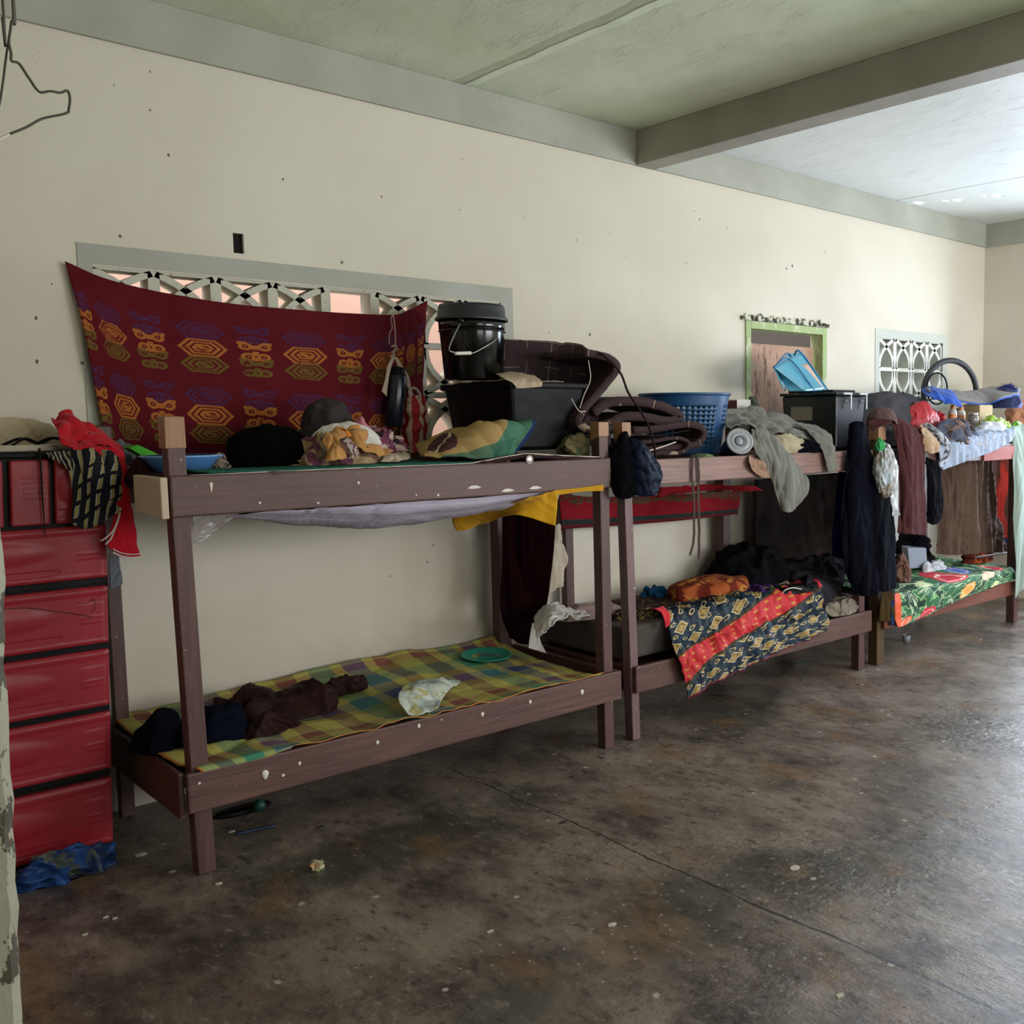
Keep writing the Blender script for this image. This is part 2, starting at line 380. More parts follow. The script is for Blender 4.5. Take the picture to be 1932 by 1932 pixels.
# passage beyond the back wall
struct(box('trim_hole_shade', hp.x-.0215, hp.x+.0215, .018, .05, hp.z-.0445, hp.z+.0395, Mat('painted_hole_shade', .9).col(H('1A1714')), bev=0))  # added dark plug, its colour stands in for the shade inside the hole
PINK = Mat('pinkish_outer_wall', .8).col(H('C4A598')); DGREY = Mat('dim_outer_wall', .9).col(H('6E6C66'))
struct(box('wall_outside_pink', -1, 4.9, 1.25, 1.35, 0, 3.3, PINK, bev=0))
struct(box('wall_outside_grey', 4.9, 8.2, 1.25, 1.35, 0, 3.3, DGREY, bev=0))
struct(box('wall_outside_partition', 4.86, 4.96, WT+.01, 1.25, 0, 3.3, DGREY, bev=0))
struct(box('ceiling_outside', 4.9, 8.2, WT+.01, 1.35, 3.3, 3.36, DGREY, bev=0))
# peeling door jamb at the left edge of the view
def jamb_mat():
    M = Mat('peeling_cream_jamb_paint', .6, .3); x, y, z = M.xyz('World'); wv = M.vec('World')
    c = M.mix(H('8F8C7A'), H('A6A391'), M.noise(3, 5, wv))
    pe = M.noise(16, 7, M.vec('World', (1, 1, .45)), .7); e = (x+.86).sm(-.05, .015)
    c = M.mix(c, H('4E473B'), (pe+e*.17).gt(.66)); c = M.mix(c, H('5A544A'), M.noise(45, 3, wv).gt(.72)*.7)
    M.set('Base Color', c); M.bump(pe+M.noise(50, 3, wv)*.3, .5, .01); return M.m
JM = jamb_mat()
def jamb():
    y0 = -3.0; a = P(46, 1925, y=y0); b = P(6, 1000, y=y0)
    vs, n = [], 90
    for k in range(n+1):
        z = ZC*k/n; x = a.x+(b.x-a.x)*(z-a.z)/(b.z-a.z) if z < 1.6 else b.x+(b.x-a.x)*(1.6-b.z)/(b.z-a.z)
        x += .006*noise.noise(V((z*9, 0, 3)))+.003*noise.noise(V((z*31, 5, 3)))
        vs += [(x-.42, y0, z), (x-.012, y0, z), (x, y0+.014, z), (x, y0+.14, z), (x-.42, y0+.14, z)]
    fs = [(k*5+i, k*5+(i+1) % 5, (k+1)*5+(i+1) % 5, (k+1)*5+i) for k in range(n) for i in range(5)]+[(4, 3, 2, 1, 0), tuple(n*5+i for i in range(5))]
    return struct(obj('trim_door_jamb', vs, fs, JM, smooth=False))
jamb()

# ------------------------------------------------------------------ vent block panels
def vent_mat(name, a, b):
    M = Mat(name, .75, .2); wv = M.vec('World'); c = M.mix(H(a), H(b), M.noise(5, 5, wv))
    c = M.mix(c, H('4A453C'), (M.voro(38, wv)+M.noise(60, 2, wv)*.2).lt(.2)*.8); M.set('Base Color', c); M.bump(M.noise(40, 4, wv), .4, .008); return M.m
VB = vent_mat('chipped_cream_vent_block', 'B4B1A0', 'CCC9BA'); VB2 = vent_mat('pale_vent_block', 'CFCFC2', 'DDDCD2')
def vent_block(par, x0, x1, z0, z1, m, broken=False, flip=False):
    """pierced block: rim and two crossing pointed arcs, depth of the wall"""
    vs, fs = [], []; w = .022; ya, yb = .008, .11
    def prism(poly):
        k = len(vs); n = len(poly); vs.extend([(x, ya, z) for x, z in poly]+[(x, yb, z) for x, z in poly])
        fs.append(tuple(range(k+n-1, k-1, -1))); fs.append(tuple(range(k+n, k+2*n))); fs.extend((k+i, k+(i+1) % n, k+n+(i+1) % n, k+n+i) for i in range(n))
    W_, H_ = x1-x0, z1-z0
    prism([(x0, z0), (x0+w, z0), (x0+w, z1), (x0, z1)]); prism([(x1-w, z0), (x1, z0), (x1, z1), (x1-w, z1)])
    prism([(x0+w, z0), (x1-w, z0), (x1-w, z0+w*.8), (x0+w, z0+w*.8)]); prism([(x0+w, z1-w*.5), (x1-w, z1-w*.5), (x1-w, z1), (x0+w, z1)])
    if not broken:
        for s in (0, 1):
            pts = []
            for k in range(13):
                t = k/12; pts.append((W_*.5*(.06+1.74*(1-(1-t)**2.6)), (w*.4+(H_-w*.8)*t) if flip else (H_-w*.4-(H_-w*.8)*t)))
            th = .014
            for k in range(12):
                (a, b), (c, d) = pts[k], pts[k+1]; dx, dz = c-a, d-b; L = math.hypot(dx, dz); nx, nz = -dz/L*th, dx/L*th
                q = [(a-nx, b-nz), (c-nx, d-nz), (c+nx, d+nz), (a+nx, b+nz)]
                q = [(x0+px if not s else x1-px, z0+min(max(pz, 0), H_)) for px, pz in q]
                prism(q if not s else q[::-1])
    return obj('vent_block', vs, fs, m, par, False, None, ())
w1 = struct(thing('window_1', 'x', 'x', (.985, .03, W1[2]))); del w1['label'], w1['category']
GB = band_mat('grey_paint_border', '9D9C90', 'A9A99E')
def border(name, x0, x1, z0, z1, X0, X1, Z0, Z1, par, m=None):
    vs = []; 
    for y in (-.004, .004):
        vs += [(X0, y, Z0), (X1, y, Z0), (X1, y, Z1), (X0, y, Z1), (x0, y, z0), (x1, y, z0), (x1, y, z1), (x0, y, z1)]
    fs = [(i, (i+1) % 4, 4+(i+1) % 4, 4+i) for i in range(4)]+[(8+4+i, 8+4+(i+1) % 4, 8+(i+1) % 4, 8+i) for i in range(4)]
    fs += [(i, 8+i, 8+(i+1) % 4, (i+1) % 4) for i in range(4)]+[(4+i, 4+(i+1) % 4, 12+(i+1) % 4, 12+i) for i in range(4)]
    return obj(name, vs, fs, m or GB, par, False)
border('border', W1[0]+.02, W1[1]-.02, W1[2]+.01, W1[3]+.006, -.005, 2.003, 1.38, 2.289, w1)
for k in range(8):
    for j in range(3): vent_block(w1, W1[0]+.24*k, W1[0]+.24*(k+1), W1[2]+.245*j, W1[2]+.245*(j+1), VB, k == 4 and j == 2, j == 1)
w2 = struct(thing('window_3', 'x', 'x', (5.83, .03, W2[2]))); del w2['label'], w2['category']
border('border', W2[0]+.005, W2[1]-.005, W2[2]+.005, W2[3]-.005, 5.32, 6.372, 1.66, 2.279, w2, band_mat('pale_border_paint', 'B4B6AC', 'C2C4BA'))
nb = 4
for k in range(nb):
    for j in range(2): vent_block(w2, W2[0]+(W2[1]-W2[0])/nb*k, W2[0]+(W2[1]-W2[0])/nb*(k+1), W2[2]+.2475*j, W2[2]+.2475*(j+1), VB2, False, j == 0)
# green framed opening with a board
w3 = struct(thing('window_2', 'x', 'x', (4.27, .03, GW[2]))); del w3['label'], w3['category']
def green_mat():
    M = Mat('chipped_lime_paint', .6, .3); wv = M.vec('World'); c = M.mix(H('93A768'), H('AABB88'), M.noise(6, 5, wv))
    M.set('Base Color', M.mix(c, H('C9C8AE'), M.noise(25, 6, M.vec('World', (1, 1, .4)), .7).gt(.57)*.8)); return M.m
GM = green_mat()
for n_, a in (('jamb', (3.835, 3.885, 1.35, 2.24)), ('jamb', (4.655, 4.705, 1.35, 2.24)), ('head', (3.885, 4.655, 2.19, 2.24))):
    box(n_, a[0], a[1], -.012, .1, a[2], a[3], GM, w3, .003)
def jagged(par):
    vs = []; n = 60; M = Mat('crumbled_mortar', .95, .1); M.set('Base Color', M.mix(H('3C382C'), H('C9C9B4'), M.noise(30, 5, M.vec('World')).sm(.4, .6)))
    for k in range(n+1):
        x = 3.79+(4.73-3.79)*k/n; t = .028*abs(noise.noise(V((x*14, 0, 0))))+.018
        vs += [(x, -.014, 2.243), (x, -.014, 2.25+t+.02*(1 if noise.noise(V((x*33, 2, 0))) > .15 else 0)), (x, .01, 2.25+t), (x, .01, 2.243)]
    fs = [(k*4+i, k*4+(i+1) % 4, (k+1)*4+(i+1) % 4, (k+1)*4+i) for k in range(n) for i in range(4)]
    obj('mortar_edge', vs, fs, M.m, par, False)
jagged(w3)
def board_mat():
    M = Mat('stained_plywood', .7, .3); x, y, z = M.xyz('World'); wv = M.vec('World')
    c = M.mix(H('A98470'), H('C4A18A'), M.noise(2, 6, M.vec('World', (1, 1, 4)))); c = M.mix(c, H('5E3324'), M.noise(8, 6, M.vec('World', (5, 1, 1), (0, .5, 0)), .7).sm(.5, .62)*(1-((x-4.05)*2.2).abs()).mx(0)*.9)
    c = M.mix(c, H('D5CCC8'), M.noise(3, 4, wv).sm(.58, .7)*.6); M.set('Base Color', c); return M.m
tag(box('plywood_board', 3.9, 4.63, .055, .07, 1.352, 2.1, board_mat(), bev=.002), 'stained brown plywood board closing the green framed wall opening', 'board')

# ------------------------------------------------------------------ bunk beds
WD = wood('dark_brown_painted_wood', '3E2722', '6B4A42'); WDZ = wood('dark_brown_painted_post', '3E2824', '65453F', axis='z')
WP = wood('mauve_brown_plank', '6A4C45', '9C7C73'); WPZ = wood('mauve_brown_post', '5B4341', '84686A', axis='z')
WDY = wood('dark_brown_cross_board', '3C2620', '603C30', axis='y')
RAW = wood('raw_pale_wood', '8A5F42', 'AD8562', axis='z', spots=False); CRM = wood('cream_painted_board', 'B5A188', 'C8B69E', .6, 'y', False)
GUM = Mat('white_gum', .6).col(H('D9D2C8'))
def blob(par, u, v, y, r, name='gum_blob', drip=0):
    c = P(u, v, y=y); bm = bmesh.new(); bmesh.ops.create_icosphere(bm, subdivisions=2, radius=r)
    vs = []
    for q in bm.verts:
        p = q.co*(1+.25*noise.noise(q.co*200+V((u, v, 0)))); p.y *= .45
        if p.z < 0: p.z *= 1+drip; p.x *= 1-.2*min(drip, 1)
        vs.append(c+p)
    fs = [tuple(q.index for q in f.verts) for f in bm.faces]; bm.free(); return obj(name, vs, fs, GUM, par)
YR = -.908       # front face of the rails
b1 = thing('bunk_bed', 'dark brown wooden bunk bed nearest, plaid mat below and dark bucket stacked above', 'bunk bed', (.97, -.5, 0), 'wooden bunk beds along the wall')
Z2, Z2B, Z1, Z1B = 1.408, 1.268, .379, .238
hexa('leg', [(.028, YR+.03, 0), (.088, YR+.03, 0), (.088, YR+.09, 0), (.028, YR+.09, 0), (.004, YR+.03, 1.60), (.062, YR+.03, 1.60), (.062, YR+.09, 1.605), (.004, YR+.09, 1.605)], WDZ, b1)
hexa('leg', [(1.868, YR+.03, 0), (1.924, YR+.03, 0), (1.924, YR+.09, 0), (1.868, YR+.09, 0), (1.862, YR+.03, 1.572), (1.918, YR+.03, 1.572), (1.918, YR+.09, 1.572), (1.862, YR+.09, 1.572)], WDZ, b1)
hexa('leg', [(.0, -.10, 0), (.05, -.10, 0), (.05, -.05, 0), (.0, -.05, 0), (.0, -.10, 1.575), (.05, -.10, 1.575), (.05, -.05, 1.58), (.0, -.05, 1.58)], WDZ, b1)
hexa('leg', [(1.79, -.12, 0), (1.86, -.12, 0), (1.86, -.05, 0), (1.79, -.05, 0), (1.79, -.12, 1.40), (1.86, -.12, 1.40), (1.86, -.05, 1.40), (1.79, -.05, 1.40)], WDZ, b1)
hexa('bare_wood_tip', [(.0, YR+.027, 1.50), (.066, YR+.027, 1.50), (.066, YR+.093, 1.50), (.0, YR+.093, 1.50), (.001, YR+.027, 1.607), (.065, YR+.027, 1.607), (.065, YR+.093, 1.61), (.001, YR+.093, 1.61)], RAW, b1, .003)
hexa('bare_wood_tip', [(1.859, YR+.027, 1.51), (1.921, YR+.027, 1.51), (1.921, YR+.093, 1.49), (1.859, YR+.093, 1.49), (1.859, YR+.027, 1.577), (1.921, YR+.027, 1.577), (1.921, YR+.093, 1.577), (1.859, YR+.093, 1.577)], RAW, b1, .003)
ru = box('side_rail', 0, 1.952, YR, YR+.03, Z2B, Z2, WD, b1, .006); rl = box('side_rail', 0, 1.952, YR, YR+.03, Z1B, Z1, WD, b1, .006)
box('side_rail', .05, 1.79, -.10, -.075, Z2B, Z2-.02, WD, b1); box('side_rail', .05, 1.79, -.10, -.075, Z1B, Z1, WD, b1)
hexa('end_board', [(-.03, -.62, 1.275), (-.006, -.62, 1.275), (-.006, YR+.002, 1.265), (-.03, YR+.002, 1.265), (-.03, -.62, 1.405), (-.006, -.62, 1.405), (-.006, YR+.002, 1.405), (-.03, YR+.002, 1.405)], CRM, b1)
box('end_board', -.02, .0, YR+.03, -.05, Z1B-.02, Z1, WDY, b1); box('end_board', 1.925, 1.95, YR+.03, -.03, Z1B, Z1+.0, WDY, b1)
box('end_board', 1.925, 1.95, YR+.03, -.05, Z2B, Z2-.01, WDY, b1)
box('bed_board', .0, 1.925, YR+.03, -.1, 1.345, 1.36, WDY, b1); box('bed_board', .0, 1.925, YR+.03, -.1, .325, .34, WDY, b1)
for u, v, r in ((676, 911, .006), (826, 934, .006), (600, 949, .005), (490, 949, .005), (785, 934, .004)): blob(b1, u, v, YR-.001, r)
for u, v, r, d in ((398, 913, .006, 4),): blob(b1, u, v, YR-.001, r, 'gum_blob', d)
for u, v, r, d in ((500, 1459, .013, .9), (712, 1400, .007, .6), (790, 1369, .008, .5), (910, 1347, .008, .8), (1000, 1324, .008, .4), (1098, 1305, .010, .6), (376, 1478, .005, 0), (565, 1440, .006, .5), (534, 1463, .006, 0), (833, 1358, .004, 0)): blob(b1, u, v, YR-.001, r, 'gum_blob', d)
for u, v in ((895, 919), (1010, 920), (958, 925)):   # smears of white paint, wide and thin
    c = P(u, v, y=YR-.0015); n = 14; vs = [c]+[c+V((.03*math.cos(a*2*math.pi/n)*(1+.3*math.sin(a*5)), 0, .007*math.sin(a*2*math.pi/n))) for a in range(n)]
    obj('paint_smear', vs, [(0, 1+i, 1+(i+1) % n) for i in range(n)], GUM, b1)
# bed 2
b2 = thing('bunk_bed', 'middle wooden bunk bed with paler top plank and batik blanket over the lower rail', 'bunk bed', (3.03, -.5, 0), 'wooden bunk beds along the wall')
hexa('leg', [(2.045, YR+.03, 0), (2.095, YR+.03, 0), (2.095, YR+.09, 0), (2.045, YR+.09, 0), (2.005, YR+.03, 1.57), (2.055, YR+.03, 1.57), (2.055, YR+.09, 1.57), (2.005, YR+.09, 1.57)], WPZ, b2)
hexa('bare_wood_tip', [(2.004, YR+.027, 1.51), (2.06, YR+.027, 1.51), (2.06, YR+.093, 1.49), (2.004, YR+.093, 1.49), (2.002, YR+.027, 1.575), (2.058, YR+.027, 1.575), (2.058, YR+.093, 1.575), (2.002, YR+.093, 1.575)], RAW, b2, .003)
box('leg', 3.925, 3.985, YR+.03, YR+.09, 0, 1.56, WDZ, b2)
box('leg', 2.245, 2.30, -.10, -.05, 0, 1.42, WDZ, b2); box('leg', 3.47, 3.54, -.14, -.06, 0, 1.40, WDZ, b2)
box('side_rail', 2.0, 4.02, YR, YR+.03, 1.268, 1.391, WP, b2, .006); box('side_rail', 2.045, 4.023, YR, YR+.03, .243, .376, WP if False else WD, b2, .006)
box('side_rail', 2.1, 3.95, -.10, -.075, .24, .37, WD, b2); box('side_rail', 2.1, 3.95, -.10, -.075, 1.27, 1.38, WD, b2)
box('end_board', 2.045, 2.07, YR+.03, -.05, .24, .37, WDY, b2); box('end_board', 4.0, 4.02, YR+.03, -.05, .24, .37, WDY, b2)
box('bed_board', 2.05, 4.02, YR+.03, -.1, 1.34, 1.355, WDY, b2); box('bed_board', 2.07, 4.0, YR+.03, -.1, .325, .34, WDY, b2)
blob(b2, 1192, 1000, YR+.029, .004); blob(b2, 1197, 1110, YR+.029, .005)
# bed 3
b3 = thing('bunk_bed', 'farthest wooden bunk bed with green floral mattress and hanging brown curtain', 'bunk bed', (5.0, -.5, 0), 'wooden bunk beds along the wall')
WO = wood('olive_brown_post', '3B2C18', '5A4426', axis='z')
box('leg', 4.108, 4.185, YR+.02, YR+.09, 0, 1.53, WO, b3); box('leg', 5.93, 5.99, YR+.02, YR+.09, 0, 1.42, WDZ, b3)
hexa('bare_wood_tip', [(4.105, YR+.017, 1.45), (4.188, YR+.017, 1.45), (4.188, YR+.093, 1.45), (4.105, YR+.093, 1.45), (4.105, YR+.017, 1.535), (4.188, YR+.017, 1.535), (4.188, YR+.093, 1.535), (4.105, YR+.093, 1.535)], RAW, b3, .003)
box('leg', 4.12, 4.18, -.12, -.06, 0, 1.4, WDZ, b3); box('leg', 5.85, 5.91, -.12, -.06, 0, 1.4, WDZ, b3)
WR = wood('reddish_brown_rail', '5A2E22', '7E4A38')
box('side_rail', 4.15, 5.99, YR-.01, YR+.02, .235, .345, WR, b3, .006); box('side_rail', 4.185, 5.99, YR-.01, YR+.02, 1.28, 1.39, WD, b3, .006)
box('side_rail', 4.18, 5.85, -.11, -.08, .235, .345, WR, b3); box('side_rail', 4.18, 5.85, -.11, -.08, 1.28, 1.38, WD, b3)
box('bed_board', 4.12, 5.9, YR+.02, -.12, 1.345, 1.36, WDY, b3); box('bed_board', 4.12, 5.9, YR+.02, -.12, .325, .34, WDY, b3)

# ------------------------------------------------------------------ patterned fabrics
def ikat():
    M = Mat('red_ikat_cloth', .9, .15); u, v, _ = M.xyz('UV'); c = M.mix(H('4C0F17'), H('62151D'), M.noise(5, 5))
    U = u*10.6+.35; cu = U.fl(); x = (U.fr()-.5)*2; odd = cu.mod(2).gt(.5)          # columns: hexagons and curled pillars in turn
    Vv = (v-.16)*2.42; y = Vv.fr(); inside = Vv.band(0, 2)
    def hexm(yc, h):
        dy = ((y-yc)/h).abs(); return dy.mx(x.abs()*1.0+dy*.45-.02)      # 1 at the outline
    def pill(yc, h):
        dy = (y-yc)/h; wv = (dy*9.4).sin()*.16+.42+dy.abs()*.22; return (x.abs()/wv).mx(dy.abs())
    def motif(c, yc, h, colr, seed):
        hx = hexm(yc, h); rings = ((hx*24).sin().gt(-.35)).mx(hx.lt(.33)*((x*14).sin()*((y-yc)*60).sin()).gt(0)); mh = hx.lt(1)*rings*odd
        dy = (y-yc)/h; ax_ = x.abs(); lb = lambda yy, xx: ((ax_-xx).sq()+((dy-yy)*.62).sq()).sqrt()
        r = lb(-.6, .36).mn(lb(.55, .30)); bar = ax_.lt(.13)*dy.abs().lt(1)*((dy*9).sin().gt(-.5)); tip = ((dy+.98).abs().lt(.16)*ax_.band(.3, .66))
        mp = (r.band(.12, .27)).mx(bar).mx(tip).mx(r.lt(.05))*dy.abs().lt(1.15)*(1-odd)
        wear = M.noise(30, 3).gt(.36)
        return M.mix(c, colr, (mh+mp).mn(1)*inside*(wear*.6+.4)*.85)
    c = motif(c, .15, .14, H('4A2546'), 1); c = motif(c, .42, .145, H('A8662E'), 2); c = motif(c, .68, .13, H('665525'), 3)
    c = M.mix(c, H('4A1430'), v.gt(.93)*.5); M.set('Base Color', c); M.bump(M.noise(220, 2), .2, .003); return M.m
def plaid():
    M = Mat('plaid_woven_mat', .75, .3); u, v, _ = M.xyz('UV'); w = M.noise(3, 3)*.012
    def stripes(t, lst):
        c = H(lst[0][1])
        for a, hx in lst[1:]: c = M.mix(c, H(hx), t.gt(a))
        return c
    a = stripes(((u+w)*3.1).fr(), [(0, 'A79F4E'), (.16, '6D4238'), (.30, 'B3A858'), (.40, '3F7F63'), (.56, 'A79F4E'), (.64, '3E4A6E'), (.80, 'B3A858'), (.88, '784A3C')])
    b = stripes(((v+w)*1.7+.1).fr(), [(0, 'B8AE5E'), (.2, '8A4F40'), (.34, '9C9648'), (.5, '3C8468'), (.68, 'B0A654'), (.8, '3E4E7E'), (.92, '8C8444')])
    c = M.mix(a, b, .42); e = (v.gt(.975)).mx(u.lt(.008)); c = M.mix(c, H('C07838'), e*.9)
    c = M.mix(sc(H('000000'), 1), c, M.noise(7, 4)*.2+.88)
    M.set('Base Color', c); M.bump((u*420).sin()*.2+(v*160).sin()*.2+M.noise(60, 2), .2, .004); return M.m
def batik(name='batik_blanket'):
    M = Mat(name, .6, .35); u, v, _ = M.xyz('UV'); n = M.noise(9, 3)
    navy = M.mix(H('141A2C'), H('1E3242'), n)
    w0 = (M.noise(5, 2)-.5)*.05; vd = v+u*.6+w0; Y_ = vd*6.5; X_ = u*6.5+w0+Y_.fl()*.5; dx = (X_.fr()-.5).abs(); dy = (Y_.fr()-.5).abs(); d = dx*1.25+dy
    c = M.mix(navy, H('A98A4C'), d.lt(.36)*(1-d.band(.22, .26))); c = M.mix(c, H('D8CFA8'), d.band(.36, .40))
    X2 = u*17; Y2 = vd*17; r = ((X2.fr()-.5).sq()+(Y2.fr()-.5).sq()).sqrt(); ringm = r.band(.2, .32)*(((X2.fl()+Y2.fl()).mod(2)).gt(.5))*d.gt(.5)
    c = M.mix(c, H('C9B27A'), ringm); c = M.mix(c, H('2E6A5C'), M.voro(30, M.vec('UV')).lt(.16)*d.gt(.42)*.9)
    c = M.mix(c, H('2A4E9A'), M.voro(21, M.vec('UV')).lt(.12)*d.gt(.42)*.8)
    red = M.mix(H('B4222C'), H('D3353A'), n)
    fl = ((u*13).fr()-.5).sq()+((v*17).fr()-.5).sq(); red = M.mix(red, H('C98A3C'), (fl+(M.noise(60, 2)-.5)*.12).lt(.03))
    wv = (u*1.1).sin()*.01
    rb = (vd+wv).band(.62, .86).mx((vd+wv).lt(.10)); edge = ((vd+wv)-.62).abs().lt(.014).mx(((vd+wv)-.86).abs().lt(.014))
    c = M.mix(c, red, rb); c = M.mix(c, H('3A331C'), edge); c = M.mix(c, H('6A1E2C'), v.gt(.975))
    M.set('Base Color', c); M.bump(M.noise(120, 2), .15, .003); return M.m
def zigzag():
    M = Mat('red_zigzag_textile', .9, .15); u, v, _ = M.xyz('UV'); c = M.mix(H('74101A'), H('8E1822'), M.noise(6, 4))
    t = v+((u*46).fr()-.5).abs()*.10
    c = M.mix(c, H('4B4630'), ((v+(u*31).sin()*.06).lt(.30))*M.noise(40, 3).gt(.45)*.85)
    c = M.mix(c, H('26302C'), t.band(.80, .93)); c = M.mix(c, H('5E1A20'), t.gt(.93)); M.set('Base Color', c); return M.m
def floral_green():
    M = Mat('green_tropical_floral', .7, .3); u, v, _ = M.xyz('UV'); uv = M.vec('UV', (2.2, 1.2, 1)); w = M.noise(3, 3, uv, .5, 1)
    c = M.mix(H('173A26'), H('285E3A'), w.gt(.5)); c = M.mix(c, H('7AA868'), ((w*40).sin().gt(.86)))
    c = M.mix(c, H('A8B896'), ((M.noise(2.2, 3, uv, .5, 2)*34).sin().gt(.93)))
    n = (M.noise(6, 2, uv)-.5)*.10
    for (cu, cv, r, hx) in ((.10, .93, .10, 'E0603A'), (.30, .86, .085, 'C03040'), (.45, .42, .12, 'C22436'), (.70, .55, .08, 'E2B090'), (.86, .42, .07, 'C6404A'), (.62, .30, .07, '3C5AA8'), (.55, .72, .06, 'E6A048'), (.25, .45, .06, 'C8D8A0'), (.80, .80, .05, 'B8D088')):
        d = ((u-cu)*1.3).sq()+((v-cv)*.75).sq(); c = M.mix(c, H(hx), (d.sqrt()+n).lt(r)); c = M.mix(c, H('F0D0C0'), (d.sqrt()+n*1.5).band(r*.55, r*.68))
    c = M.mix(c, H('D85A34'), u.lt(.05)*v.gt(.5)); M.set('Base Color', c); return M.m
def checks():
    M = Mat('lilac_checked_sheet', .8, .2); u, v, _ = M.xyz('UV'); c = M.mix(H('9C93A6'), H('B1A9B9'), M.noise(4, 4))
    c = M.mix(c, H('DAD6DE'), ((u*34+v*2).fr().lt(.06)).mx((v*7).fr().lt(.05))*.8); M.set('Base Color', c); M.set('Transmission Weight', .0); return M.m
def quilt(name, hx, line='B8A791', n=5, th=.02):
    M = Mat(name, .85, .2); u, v, _ = M.xyz('UV'); c = M.mix(sc(H(hx), .8), sc(H(hx), 1.2), M.noise(9, 4))
    w = (M.noise(2.5, 2)-.5)*.3
    l = ((u*n+w).fr().lt(th)*M.noise(5, 1).gt(.44)).mx(((v*3+w).fr().lt(th*.8))*M.noise(6, 1).gt(.5)); M.set('Base Color', M.mix(c, H(line), l*.8)); M.bump(M.noise(30, 4), .3, .01); return M.m
def blotch(name, a, b, c3=None, scale=14, t=(.45, .55), rough=.9):
    M = Mat(name, rough, .15); wv = M.vec(); c = M.mix(H(a), H(b), M.noise(scale, 3, wv, .5, .8).sm(*t))
    if c3: c = M.mix(c, H(c3), M.noise(scale*1.6, 3, M.vec('Object', (1, 1, 1), (1, 2, 0)), .5, .5).sm(.56, .6))
    M.set('Base Color', c); M.bump(M.noise(200, 2), .2, .003); return M.m
BLACK = cloth('black_fleece', '070606', .3, .98); CHAR = cloth('charcoal_cotton', '3A3535'); NAVY = cloth('navy_cotton', '0B0C14'); NAVY2 = cloth('navy_denim', '0D101D', .3)
MAR = cloth('maroon_cotton', '4A2C2C'); DMAR = cloth('dark_maroon_velvet', '1D070B', .3); BRN = cloth('dark_brown_satin', '2A1A18', .3, .45); RED = cloth('red_jersey', 'B01422', .1)
GREYO = cloth('grey_green_cotton', '706F66', .14, .7); TAN = cloth('tan_cotton', 'A88B6E'); CREAM = cloth('cream_cotton', 'BFB3A0', .08); WHITE = cloth('white_cotton', 'D6CFC8', .05)
YEL = cloth('mustard_cloth', 'BE8C1C', .15); TEALM = cloth('dark_green_mat', '1C5A4C', .3, .6)
BPL = plastic('black_glossy_plastic', '060708', .16); BPM = plastic('black_matt_plastic', '070708', .5, .06, .18); BPL2 = plastic('dark_grey_plastic_lid', '26272A', .45)

# ------------------------------------------------------------------ wall cloth
tag(patch('wall_cloth', [PY([(122, 493, -.02), (220, 532, -.03), (400, 568, -.035), (580, 586, -.04), (735, 594, -.04), (770, 585, -.04), (806, 567, -.03)]),
    PY([(152, 600, -.03), (250, 640, -.04), (420, 660, -.05), (590, 672, -.05), (720, 680, -.05), (768, 668, -.05), (800, 650, -.04)]),
    PY([(176, 720, -.03), (270, 745, -.05), (430, 760, -.06), (595, 770, -.06), (715, 775, -.06), (764, 765, -.06), (797, 760, -.05)]),
    PY([(207, 868, -.03), (290, 868, -.05), (440, 868, -.06), (600, 868, -.06), (715, 866, -.06), (764, 864, -.06), (797, 862, -.05)])],
    ikat(), nu=110, nv=60, amp=.006, fr=5, seed=2, thick=.003), 'large dark red patterned cloth pinned across the long pierced vent panel', 'cloth')
# small hook in the wall and hanging wire
def wirepath(l, y): return [P(u, v, y=y) for u, v in l]
WIRE = plastic('dull_grey_wire', '4C463A', .6)
wy = -2.4
t = thing('hanging_wire', 'grey bent wire with white bare end hanging from the ceiling at upper left', 'wire', P(21, 75, y=wy))
w0 = P(24, 0, y=wy)
tube('strand', [V((w0.x+.02, wy, ZC-.001)), w0+V((0, 0, .4)), w0]+wirepath([(22, 40), (17, 78), (21, 100), (22, 115), (36, 120), (55, 148), (74, 173), (95, 172), (114, 175), (127, 171), (132, 185), (130, 205), (124, 214), (80, 224), (50, 240), (18, 253)], wy), 0.0023, WIRE, t, 120)
tube('strand', [V((w0.x, wy, ZC-.001)), w0+V((-.01, 0, .4)), P(26, 0, y=wy+.01)]+wirepath([(22, 42), (16, 78), (10, 120), (5, 160), (-2, 200), (-14, 235)], wy+.01), .002, WIRE, t, 80)
tube('bare_end', wirepath([(18, 253), (8, 258), (-4, 264)], wy), .0023, GUM, t, 8)
t = thing('hanging_wire', 'short straight wire end at the very top left corner against the grey band', 'wire', P(5, 20, y=-2.4))
w0 = P(5, 0, y=-2.4); tube('strand', [V((w0.x, -2.4, ZC-.001)), w0, P(4, 33, y=-2.4)], .0022, WIRE, t, 10)

